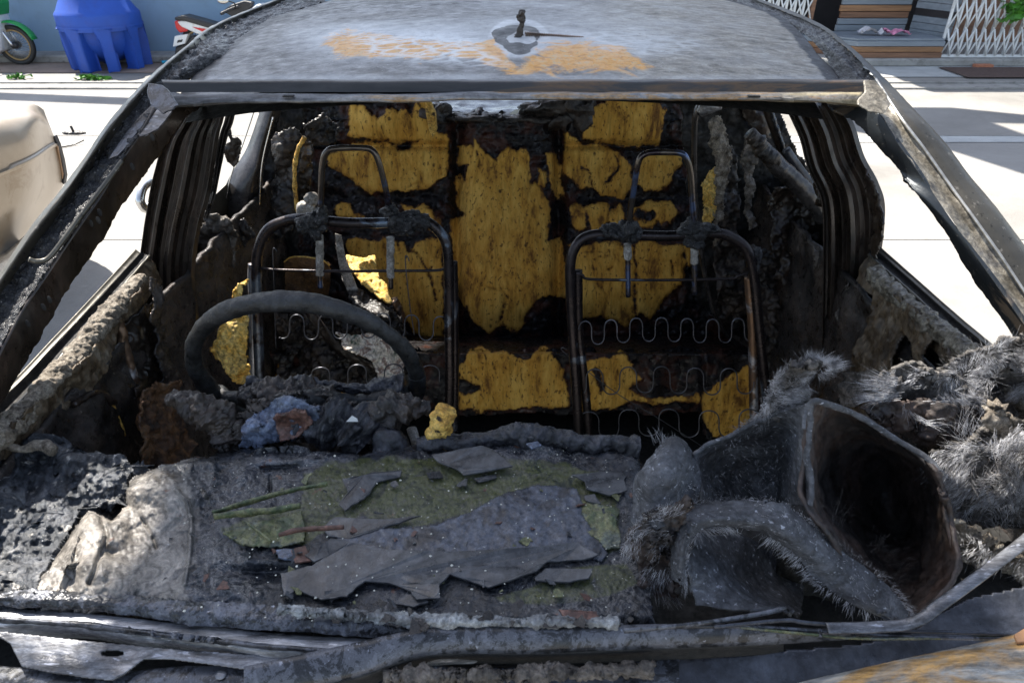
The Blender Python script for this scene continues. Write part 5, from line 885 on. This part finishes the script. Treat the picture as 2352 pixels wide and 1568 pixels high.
for i, (pts, r, mt, lab) in enumerate((([(492,1186),(560,1178),(640,1170),(690,1160)], .0028, 'ggl', 'green edged glass sliver pointing left across the dash'), ([(488,1178),(580,1150),(660,1128),(752,1110)], .0022, 'ggl', 'longer thin green sliver just above another sliver'), ([(563,1197),(590,1218),(622,1243)], .0016, 'ggl', 'short pale sliver pointing down right on the dash'), ([(640,1228),(690,1216),(790,1210)], .0018, 'rustflake', 'thin brown sliver left of the pointed flake'))):
    tag(tube('glass_sliver', [aZ(u, v, .985) for u, v in pts], r, M[mt], None, n=40, flat=2, lump=.3, seg=8), lab, 'glass sliver', 'slivers on the dash')
tag(field('green_glass', (495, 700, 1170, 1262), 2.2, lambda U, V: aZ(U, V, zdash(U, V)+.007+.002*fbm(P2(U, V, .02), 1, 3, 5)), M['ggl'], None, keep=lambda U, V: sdp(U+6*fbm(P2(U, V, .04), 1, 4, 2), V+4*fbm(P2(U, V, .04), 1, 4, 3), [(503,1222),(554,1203),(640,1188),(694,1172),(700,1240),(640,1256),(560,1252)]), thick=.003), 'thin greenish glass film at the left of the dash under the slivers', 'glass film')
tag(field('green_glass', (1300, 1440, 1120, 1280), 2.2, lambda U, V: aZ(U, V, zdash(U, V)+.007+.002*fbm(P2(U, V, .02), 1, 3, 6)), M['ggl'], None, keep=lambda U, V: sdp(U+6*fbm(P2(U, V, .04), 1, 4, 2), V+4*fbm(P2(U, V, .04), 1, 4, 3), [(1310,1135),(1350,1150),(1420,1165),(1425,1255),(1390,1262),(1345,1215),(1330,1170)]), thick=.003), 'bright green glass film at the right of the dash beside the felt', 'glass film')
Vs, Fs = [], []
for i in range(190):
    u, v = RNG.uniform(420, 1480), RNG.uniform(1020, 1430); s = RNG.uniform(.0004, .0014)*(1 if RNG.random() < .9 else 1.6); k = len(Vs)
    c = aZ(u, v, .975); a = RNG.uniform(0, 6)
    for q in range(5): Vs.append(c+s*A(math.cos(a+q*1.257)*RNG.uniform(.6, 1.3), math.sin(a+q*1.257)*RNG.uniform(.6, 1.3), RNG.uniform(-.2, .2)))
    Vs.append(c+A(0, 0, s)); Fs += [(k+q, k+(q+1) % 5, k+5) for q in range(5)]+[(k, k+4, k+3, k+2, k+1)]
tag(mesh('glass_crumbs', Vs, Fs, plain('glass_crumb', (.6, .58, .5), .3, 80, .3), smooth=False), 'tiny pale glass crumbs sprinkled over the dash', 'crumbs', None, 'stuff')
def scat(n, box_, z, smin, smax, mt, lab, grp, cat='flake', tilt=.35, seed=5, ok=None):
    R2 = np.random.default_rng(seed); k = 0
    while k < n:
        u, v = R2.uniform(box_[0], box_[1]), R2.uniform(box_[2], box_[3])
        if ok is not None and sdp(np.array([u]), np.array([v]), ok)[0] < 8: continue
        s = R2.uniform(smin, smax)*R2.uniform(.5, 1); m = R2.integers(5, 9); an = np.sort(R2.uniform(0, 2*math.pi, m)); rr_ = s*R2.uniform(.45, 1.15, m); el = R2.uniform(.4, 1.); a0 = R2.uniform(0, math.pi)
        c = aZ(u, v, (zdash(np.array([u]), np.array([v]))[0] if z is None else z)+.008); x = rr_*np.cos(an); y = rr_*np.sin(an)*el; X = x*math.cos(a0)-y*math.sin(a0); Y = x*math.sin(a0)+y*math.cos(a0)
        # curled: several rings so the flake bends
        tx, ty = R2.normal(size=2)*tilt; cv = R2.uniform(-14, 14)
        Vs = []; 
        for q in (1, .66, .33): Vs += [c+A(a*q, b*q, tx*a*q+ty*b*q+cv*(a*q)**2) for a, b in zip(X, Y)]
        Vs.append(c); Fs = [(i, (i+1) % m, m+(i+1) % m, m+i) for i in range(m)]+[(m+i, m+(i+1) % m, 2*m+(i+1) % m, 2*m+i) for i in range(m)]+[(2*m+i, 2*m+(i+1) % m, 3*m) for i in range(m)]
        tag(mesh('paint_flake', Vs, Fs, M[mt], smooth=False, thick=.0012), lab+(', ' if n != 22 else ', ')+('rear ' if v < 1170 else 'middle ' if v < 1290 else 'front ')+('left' if u < 760 else 'centre' if u < 1120 else 'right'), cat, grp); k += 1
DI = [(450, 1090), (620, 1070), (900, 1070), (1400, 1040), (1460, 1100), (1440, 1390), (700, 1390), (430, 1350)]
scat(34, (430, 1470, 1060, 1400), None, .006, .016, 'flake', 'small dark grey curled flake among the debris on the dash', 'small dark grey curled flakes on the dash', ok=DI)
scat(16, (430, 1470, 1060, 1400), None, .005, .013, 'rustflake', 'small red brown curled flake among the debris on the dash', 'small red brown curled flakes on the dash', seed=9, ok=DI)
scat(16, (600, 1450, 1060, 1400), None, .005, .014, 'ggl', 'small greenish glass chip among the debris on the dash', 'small greenish glass chips on the dash', seed=12, ok=DI)
scat(22, (560, 1450, 1385, 1440), .975, .005, .015, 'char', 'small black char piece on the front edge of the dash', 'small black char pieces along the front edge', seed=15)
# ---- cowl: layered pressings across the bottom of the picture
cow = bpy.data.objects.new('cowl', None); C.objects.link(cow); cow.parent = car; cow.location = A(0, .45, .9)-wloc(car)
def band(nm, top, bot, z0, z1, mat, disp=(), nr=22, nc=420, curve=.006, steps=5):
    rows = []
    for i in range(steps):
        t = i/(steps-1); rows.append([aZ(a[0]*(1-t)+b[0]*t, a[1]*(1-t)+b[1]*t, z0*(1-t)+z1*t+curve*math.sin(math.pi*t)) for a, b in zip(top, bot)])
    return patch(nm, rows, nr, nc, mat, cow, disp=disp, thick=.004)
box('black_backing', (-.80, .30, .70), (.80, .80, .84), M['void'], cow)  # black box added so the gaps below the cowl stay dark
band('crusted_seal', [(-60, 1356), (200, 1358), (450, 1378), (700, 1395), (1000, 1415), (1440, 1425)], [(-60, 1388), (200, 1402), (450, 1434), (700, 1452), (1000, 1466), (1440, 1450)], .962, .955, M['mott'], [(.004, 25, 'f', 3), (.0016, 110, 'f', 4)], 50, 900)
band('upper_channel', [(-60, 1392), (200, 1404), (450, 1434), (700, 1456), (1000, 1470), (1440, 1452)], [(-60, 1462), (200, 1472), (450, 1505), (700, 1535), (1000, 1530), (1440, 1500)], .948, .925, charm('bright_channel', [(.06, .06, .062), (.17, .175, .185), (.36, .37, .4), (.2, .19, .19)], sc=9, rough=(.25, .5), metal=.4, bst=.3, bsc=70, speck=((.5, .5, .52), 75, .6), stretch=(.4, 2.5, 2)), [(.0025, 12, 'f', 5)], 30, 300, .012)  # own brighter albedo paints the reflection on the channel
band('channel_ridge', [(-60, 1412), (200, 1428), (450, 1460), (700, 1486), (900, 1498)], [(-60, 1424), (200, 1444), (450, 1474), (700, 1498), (900, 1508)], .958, .950, M['mott'], [(.002, 30, 'f', 8)], 14, 300, .004)
BR = [(-60, 1455), (0, 1464), (22, 1478), (36, 1505), (48, 1530), (120, 1545), (200, 1556), (255, 1562), (288, 1545), (330, 1513), (400, 1514), (520, 1530), (640, 1548), (700, 1550), (700, 1510), (420, 1490), (200, 1470), (0, 1448)]
field('mount_bracket', (-70, 710, 1440, 1575), 2., lambda U, V: aZ(U, V, .942-.0001*(V-1500)+.002*fbm(P2(U, V, .01), 1, 3, 3)), M['metal'], cow, keep=lambda U, V: np.minimum(sdp(U, V, BR), -sde(U, V, (258, 1499), (26, 6))), thick=.003)
band('pale_residue', [(640, 1392), (800, 1398), (1000, 1412), (1200, 1420), (1420, 1424)], [(640, 1412), (800, 1424), (1000, 1436), (1200, 1436), (1420, 1436)], .975, .972, charm('pale_residue', [(.04, .04, .04), (.13, .135, .14), (.27, .28, .28), (.09, .09, .09)], sc=20, rough=(.4, .8), bst=.8), [(.006, 30, 'f', 31), (.004, 90, 'r', 6)], 24, 420)
band('cowl_beam', [(560, 1530), (800, 1478), (980, 1444), (1250, 1440), (1540, 1432), (1800, 1440), (1980, 1452)], [(560, 1600), (800, 1560), (980, 1506), (1250, 1500), (1540, 1488), (1800, 1478), (1980, 1466)], .975, .955, M['mott'], [(.0005, 12, 'f', 7)], 6, 300, .003)
band('beam_underside', [(560, 1600), (800, 1562), (980, 1507), (1250, 1501), (1540, 1489), (1800, 1479)], [(560, 1640), (800, 1600), (980, 1530), (1250, 1524), (1540, 1515), (1800, 1500)], .955, .925, M['void'], (), 8, 60, -.004)  # black band paints the shade beneath the beam
for u in (): tube('beam_collar', [aZ(u-4, 1436, .985), aZ(u, 1450, .992), aZ(u+2, 1485, .985), aZ(u-2, 1512, .965)], .004, M['mott'], cow, n=40)
band('lower_panel', [(-60, 1520), (200, 1545), (500, 1530), (760, 1545), (1000, 1528), (1300, 1530), (1560, 1510)], [(-60, 1640), (200, 1640), (500, 1640), (760, 1640), (1000, 1640), (1300, 1640), (1560, 1640)], .925, .90, M['mott'], [(.004, 14, 'f', 7)], 30, 400, .01)
band('lower_seal', [(880, 1540), (1100, 1534), (1300, 1526), (1500, 1520)], [(880, 1568), (1100, 1566), (1300, 1560), (1500, 1560)], .945, .94, M['ashy'], [(.008, 30, 'f', 17), (.006, 70, 'r', 4)], 30, 300)
V, Fc = merge([blobVF(aZ(508, 1548, .93), (.006, .006, .002), .1, 60, 1, 14)]); mesh('panel_bolt', V, Fc, M['metal'], cow)
# fender flank and bonnet corner, bottom right
RP = [(1480, 1510), (1700, 1498), (1960, 1478), (2085, 1455), (2140, 1412), (2230, 1370), (2420, 1330), (2500, 1640), (1460, 1640)]
field('fender_flank', (1450, 2460, 1320, 1640), 5, lambda U, V: aZ(U, V, .93+.0002*(U-1500)*.3-.0004*(V-1400)*.5+.002*fbm(P2(U, V, .005), 1, 3, 3)), M['metaldk'], cow, keep=lambda U, V: sdp(U, V, RP), thick=.004)
bn = [[aZ(u, v, z) for u, v, z in r] for r in ([(1700, 1612, .975), (1830, 1568, .978), (1960, 1538, .98), (2150, 1494, .985), (2300, 1462, .99), (2480, 1420, .99)], [(1700, 1616, .985), (1835, 1576, .99), (1965, 1546, .992), (2155, 1502, .998), (2305, 1470, 1.003), (2485, 1428, 1.003)], [(1700, 1660, .99), (1850, 1620, 1.0), (1980, 1592, 1.003), (2170, 1555, 1.01), (2320, 1520, 1.015), (2500, 1480, 1.015)], [(1700, 1760, .99), (1860, 1720, 1.0), (2000, 1690, 1.005), (2190, 1650, 1.01), (2350, 1620, 1.015), (2520, 1580, 1.015)])]
patch('bonnet_corner', bn, 60, 160, M['rustbonnet'], cow, thick=.004, disp=[(.0015, 6, 'f', 3)])
P = [(2330, 1455), (2352, 1442), (2400, 1430), (2400, 1470), (2338, 1474)]; V, Fc = slabVF([aZ(u, v, 1.012) for u, v in P], .004); mesh('bonnet_edge', V, Fc, M['woodo'], cow, smooth=False, bevel=.001)
# wiper linkage
for pts, r, mt in (([(1433, 1448, .985), (1600, 1432, .99), (1730, 1412, .995), (1805, 1396, 1.0)], .0022, 'mott'), ([(1500, 1440, .98), (1700, 1438, .985), (1900, 1450, .985), (2100, 1462, .985), (2352, 1468, .985)], .0018, 'mott'), ([(1640, 1440, .99), (1800, 1424, .995), (1860, 1430, .995), (2080, 1448, .99), (2200, 1452, .99), (2400, 1462, .985)], .0018, 'metaldk'), ([(1880, 1446, .985), (1885, 1462, .985)], .002, 'mott'), ([(1960, 1452, .985), (1962, 1464, .985)], .002, 'mott'), ([(1700, 1440, .985), (1850, 1455, .985), (2000, 1466, .985), (2340, 1462, .985)], .0013, 'ggl')):
    tube('wiper_link', [aZ(*p) for p in pts], r, M[mt], cow, n=60, flat=1.5, seg=8)
fb = [aZ(u, v, z) for u, v, z in ((2440, 1165, 1.05), (2352, 1243, 1.045), (2250, 1322, 1.035), (2160, 1388, 1.02), (2120, 1418, 1.01), (2075, 1434, 1.0), (1990, 1440, .995), (1900, 1442, .995))]
tag(tube('wiper_arm', fb, .0062, M['metal'], None, n=120, flat=.35, seg=12), 'bent flat grey wiper arm rising to the right edge beside the felt', 'wiper arm')
# ---- fallen bonnet insulation
fe = thing('insulation_felt', tuple(aZ(1800, 1400, .95)), 'big folded sheet of singed grey felt heaped on the right of the dash', 'insulation felt')
fm = lambda d: [(d*1.5, 14, 'f', 3), (d*.6, 40, 'f', 4), (d*.2, 120, 'f', 6)]
def PT(rows): return [[aY(*p) for p in r] for r in rows]
FLOW = lambda B: np.stack([fbm(B, 17, 3, 61), .35*fbm(B, 17, 3, 62), fbm(B, 17, 3, 63)], -1)*1.0
def frin(nm, pts, n, L, wd, dirf, mat='fibre', par=None, spread=.6, curl=.4, Yo=0):
    wd *= .55; L *= .7; n = int(n*1.3)
    P_ = cr1(np.array([aY(*p) for p in pts]), 400); i = RNG.integers(0, 400, n); base = P_[i]+RNG.normal(size=(n, 3))*.0018
    kk = fbm(base, 30, 3, 72) > RNG.uniform(-.7, .4, n); base = base[kk]; n = len(base); d = np.array(dirf, float)[None]+1.2*FLOW(base)+RNG.normal(size=(n, 3))*spread*.28; V, Fc = fibres(base, d, L, wd, curl); return mesh(nm, V, Fc, M[mat], par or fe)
def fuzz(nm, poly, Yf, n, L, wd, dirf, mat='fibre', par=None, spread=.8, curl=.5):
    wd *= .5; L *= .8; n = int(n*(.7 if L < .017 else 1.2))
    p = np.array(poly); u = RNG.uniform(p[:, 0].min(), p[:, 0].max(), n*3); v = RNG.uniform(p[:, 1].min(), p[:, 1].max(), n*3); k = sdp(u, v, poly) > 0; u, v = u[k][:n], v[k][:n]
    B = aY(u, v, Yf(u, v) if callable(Yf) else Yf+0*u); kk = fbm(B, 35, 3, 71) > RNG.uniform(-.5, .45, len(u)); B = B[kk]; u = u[kk]; d = np.array(dirf, float)[None]+1.5*FLOW(B)+RNG.normal(size=(len(u), 3))*spread*.16; V, Fc = fibres(B, d, L, wd, curl); return mesh(nm, V, Fc, M[mat], par or fe)
patch('felt_wall', PT([[(1592,1043,.66),(1650,1012,.67),(1701,988,.67),(1790,950,.67),(1868,921,.64)], [(1600,1070,.66),(1650,1050,.70),(1710,1030,.71),(1790,1010,.70),(1858,990,.62)], [(1605,1100,.65),(1660,1090,.70),(1720,1080,.72),(1790,1070,.70),(1852,1060,.60)], [(1622,1150,.62),(1665,1165,.66),(1720,1165,.68),(1790,1160,.66),(1856,1160,.56)]]), 90, 130, M['felt'], fe, fm(.004), thick=.005)
patch('felt_hood', PT([[(1872,922,.645),(1915,940,.69),(1985,958,.66),(2040,1000,.65),(2100,1040,.64),(2150,1080,.615)],
 [(1852,985,.625),(1900,1000,.70),(2000,1020,.75),(2060,1050,.74),(2120,1080,.68),(2160,1120,.60)], [(1850,1070,.60),(1905,1090,.71),(2010,1110,.77),(2070,1130,.74),(2130,1150,.67),(2168,1185,.575)],
 [(1858,1162,.56),(1920,1180,.66),(2020,1200,.72),(2080,1220,.70),(2140,1240,.63),(2188,1260,.545)], [(1930,1250,.53),(1980,1270,.60),(2040,1290,.62),(2090,1310,.60),(2150,1310,.56),(2196,1305,.525)], [(2050,1420,.49),(2060,1420,.50),(2070,1418,.51),(2085,1415,.51),(2110,1400,.505),(2140,1375,.50)]]), 160, 160, M['feltdk'], fe, fm(.004), thick=.005)
patch('felt_rim', PT([[(2125,1055,.62),(2150,1078,.60),(2158,1085,.60)],[(2150,1110,.62),(2165,1150,.585),(2174,1150,.58)],[(2120,1180,.64),(2150,1200,.60),(2180,1195,.57)],[(2115,1260,.60),(2160,1270,.56),(2198,1265,.535)],[(2110,1340,.545),(2150,1340,.52),(2186,1330,.505)],[(2075,1420,.49),(2105,1405,.485),(2140,1385,.485)]]), 120, 24, charm('scorched_brown_felt', [(.015, .012, .01), (.035, .023, .018), (.07, .042, .03)], sc=14, rough=(.4, .8)), fe, fm(.003), thick=.005)
tube('felt_edge', [aY(*p) for p in ((1846,985,.605),(1850,945,.62),(1870,921,.625),(1900,928,.63),(1950,945,.645),(2004,974,.645),(2060,1010,.64),(2128,1050,.62),(2158,1083,.60))], [.002,.003,.004,.004,.004,.004,.004,.004,.003], M['felt'], fe, n=160, lump=.2, flat=.7)
arch_o = [(1542,1330,.52),(1540,1266,.535),(1557,1187,.56),(1597,1152,.58),(1711,1145,.58),(1805,1157,.57),(1904,1237,.54),(2029,1326,.51),(2083,1395,.49),(2095,1430,.48)]
arch_i = [(1575,1345,.50),(1574,1290,.51),(1592,1235,.53),(1628,1212,.545),(1711,1217,.545),(1780,1237,.535),(1830,1275,.52),(1868,1330,.505),(1949,1385,.49),(2055,1436,.475)]
patch('felt_arch', [[aY(*p) for p in arch_o], [aY(a[0]*.65+b[0]*.35, a[1]*.65+b[1]*.35, min(a[2], b[2])*.5+a[2]*.5-.006) for a, b in zip(arch_o, arch_i)], [aY(a[0]*.3+b[0]*.7, a[1]*.3+b[1]*.7, b[2]-.005) for a, b in zip(arch_o, arch_i)], [aY(*p) for p in arch_i]], 80, 420, M['felt'], fe, fm(.003), thick=.004, keep=lambda U, V: 1.5+sdp(U+4*fbm(P2(U, V, .09), 1, 4, 2), V+5*fbm(P2(U, V, .09), 1, 4, 3), [(a, b) for a, b, c in arch_o]+[(a, b) for a, b, c in arch_i[::-1]]))
patch('felt_flap', PT([[(1600,1225,.58),(1700,1230,.62),(1800,1270,.64),(1850,1320,.62)],[(1578,1290,.52),(1680,1300,.55),(1780,1320,.60),(1845,1370,.58)],[(1588,1345,.50),(1690,1360,.505),(1770,1365,.54),(1840,1400,.55)],[(1602,1388,.485),(1711,1406,.478),(1800,1394,.49),(1840,1410,.53)]]), 90, 120, M['felt'], fe, fm(.004), thick=.005)
patch('felt_tongue', PT([[(1530,1022,.66),(1545,1008,.655),(1570,1020,.66),(1590,1045,.68)],[(1462,1110,.60),(1505,1080,.585),(1560,1080,.59),(1606,1090,.63)],[(1452,1170,.575),(1500,1160,.56),(1555,1150,.565),(1600,1145,.60)],[(1446,1240,.55),(1490,1225,.535),(1530,1205,.54),(1570,1180,.57)]]), 100, 100, M['felt'], fe, fm(.004), thick=.005)
EF = [(1690, 1000), (1751, 939), (1770, 905), (1785, 866), (1820, 840), (1858, 826), (1890, 828), (1905, 840), (1880, 856), (1860, 880), (1866, 925), (1800, 955)]
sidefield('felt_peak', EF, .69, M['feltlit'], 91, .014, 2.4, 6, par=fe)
fuzz('fibre_fringe', EF, .68, 3600, .018, .0003, (-.4, -.35, .5), spread=.7); frin('fibre_fringe', [(1690,1000,.69),(1740,950,.69),(1780,870,.69),(1860,824,.69),(1910,840,.69)], 500, .02, .0004, (.1, -.2, .9)); frin('fibre_fringe', [(1860,826,.69),(1900,830,.69),(1912,842,.69),(1880,862,.69)], 260, .022, .0004, (.7, -.3, .2))
frin('fibre_fringe', arch_i, 900, .02, .00035, (-.3, -.7, -.6), spread=.5); frin('fibre_fringe', arch_o, 900, .012, .0003, (.1, -.6, .7)); frin('fibre_fringe', [(1500,1050,.66),(1537,1010,.66),(1580,1030,.66)], 200, .016, .0004, (-.3, -.2, 1)); frin('fibre_fringe', [(1500,1020,.66),(1535,1008,.66)], 30, .035, .0005, (-.8, 0, .6))
fuzz('fibre_fringe', [(1870,1140),(2000,1160),(2120,1290),(2090,1400),(1990,1330),(1900,1220)], lambda u, v: .60-.0003*(v-1200), 260, .028, .0002, (-.8, -.2, .5), 'fibredk', spread=.3)
fuzz('fibre_fringe', [(1560,1180),(1700,1150),(1800,1160),(1900,1240),(2060,1400),(2000,1400),(1860,1300),(1780,1230),(1640,1200),(1570,1300)], lambda u, v: .535-.0003*(v-1200), 500, .008, .0003, (.4, -.7, -.2)); fuzz('fibre_fringe', [(1460,1120),(1590,1050),(1600,1140),(1460,1230)], .575, 350, .009, .0003, (-.2, -.8, 0)); fuzz('fibre_fringe', [(1600,1040),(1860,930),(1850,1140),(1620,1140)], .655, 450, .009, .0003, (.2, -.8, -.3))
SK = [(1428, 1270), (1458, 1215), (1520, 1160), (1600, 1150), (1560, 1190), (1545, 1240), (1535, 1310), (1560, 1385), (1510, 1380), (1470, 1310), (1445, 1290)]
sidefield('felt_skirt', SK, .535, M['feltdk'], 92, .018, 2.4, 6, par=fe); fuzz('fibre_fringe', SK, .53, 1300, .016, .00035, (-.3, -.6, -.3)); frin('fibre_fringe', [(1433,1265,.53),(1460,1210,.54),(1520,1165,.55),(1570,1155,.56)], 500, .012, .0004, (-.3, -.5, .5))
sidefield('felt_void', [(1780, 1230), (1880, 1300), (1960, 1400), (2060, 1445), (1700, 1445), (1780, 1390)], .60, M['void'], 95, .01, 5, par=fe)  # black sheet stands in for the dark hollow between the folds
# second heap at the right edge
f2 = thing('insulation_heap', tuple(aY(2250, 1100, .68)), 'ragged heap of sunlit frayed fibre insulation at the right edge by the door', 'insulation heap')
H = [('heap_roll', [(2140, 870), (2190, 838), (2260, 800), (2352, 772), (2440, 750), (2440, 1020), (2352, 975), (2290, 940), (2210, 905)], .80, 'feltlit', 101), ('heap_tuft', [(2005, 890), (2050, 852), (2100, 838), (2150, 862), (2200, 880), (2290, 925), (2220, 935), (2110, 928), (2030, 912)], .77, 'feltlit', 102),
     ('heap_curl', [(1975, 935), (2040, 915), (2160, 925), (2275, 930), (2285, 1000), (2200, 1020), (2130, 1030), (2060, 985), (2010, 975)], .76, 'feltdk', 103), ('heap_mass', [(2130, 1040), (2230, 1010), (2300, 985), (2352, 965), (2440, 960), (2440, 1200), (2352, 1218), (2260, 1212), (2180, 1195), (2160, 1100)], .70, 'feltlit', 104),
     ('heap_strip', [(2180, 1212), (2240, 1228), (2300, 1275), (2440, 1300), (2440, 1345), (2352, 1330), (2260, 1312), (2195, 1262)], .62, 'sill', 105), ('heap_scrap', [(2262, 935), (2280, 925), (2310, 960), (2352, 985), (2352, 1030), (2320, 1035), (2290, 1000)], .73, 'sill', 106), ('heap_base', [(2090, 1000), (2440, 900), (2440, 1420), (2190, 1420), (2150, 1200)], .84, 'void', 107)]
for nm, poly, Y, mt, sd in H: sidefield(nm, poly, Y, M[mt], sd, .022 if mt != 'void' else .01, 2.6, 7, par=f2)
fuzz('heap_fibres', H[0][1], .775, 4200, .024, .00035, (-.8, -.25, .1)); fuzz('heap_fibres', H[1][1], .755, 1500, .03, .0005, (-.9, -.3, .2), spread=.45); frin('heap_fibres', [(2010,890,.76),(2060,870,.76),(2040,910,.76),(2010,915,.76)], 160, .05, .0006, (-1, -.1, .15), spread=.25)
fuzz('heap_fibres', H[3][1], .68, 3600, .034, .00045, (-.8, -.25, .15), spread=.6); fuzz('heap_fibres', H[3][1], .68, 900, .04, .0006, (-.2, -.3, -.7), 'fibredk'); fuzz('heap_fibres', H[4][1], .61, 700, .02, .0004, (0, -.3, -.6)); frin('heap_fibres', [(2070,928,.75),(2110,960,.74),(2140,980,.74)], 50, .035, .0005, (.6, -.3, -.4), spread=.2); fuzz('heap_fibres', [(2190,980),(2290,960),(2290,1040),(2200,1040)], .70, 260, .045, .0005, (-.9, -.3, .4), spread=.3)
for o in bpy.data.objects:
    if o.name.startswith('heap_fibres'): 
        pw = wloc(o.parent); o.parent = f2; o.location = pw-wloc(f2)
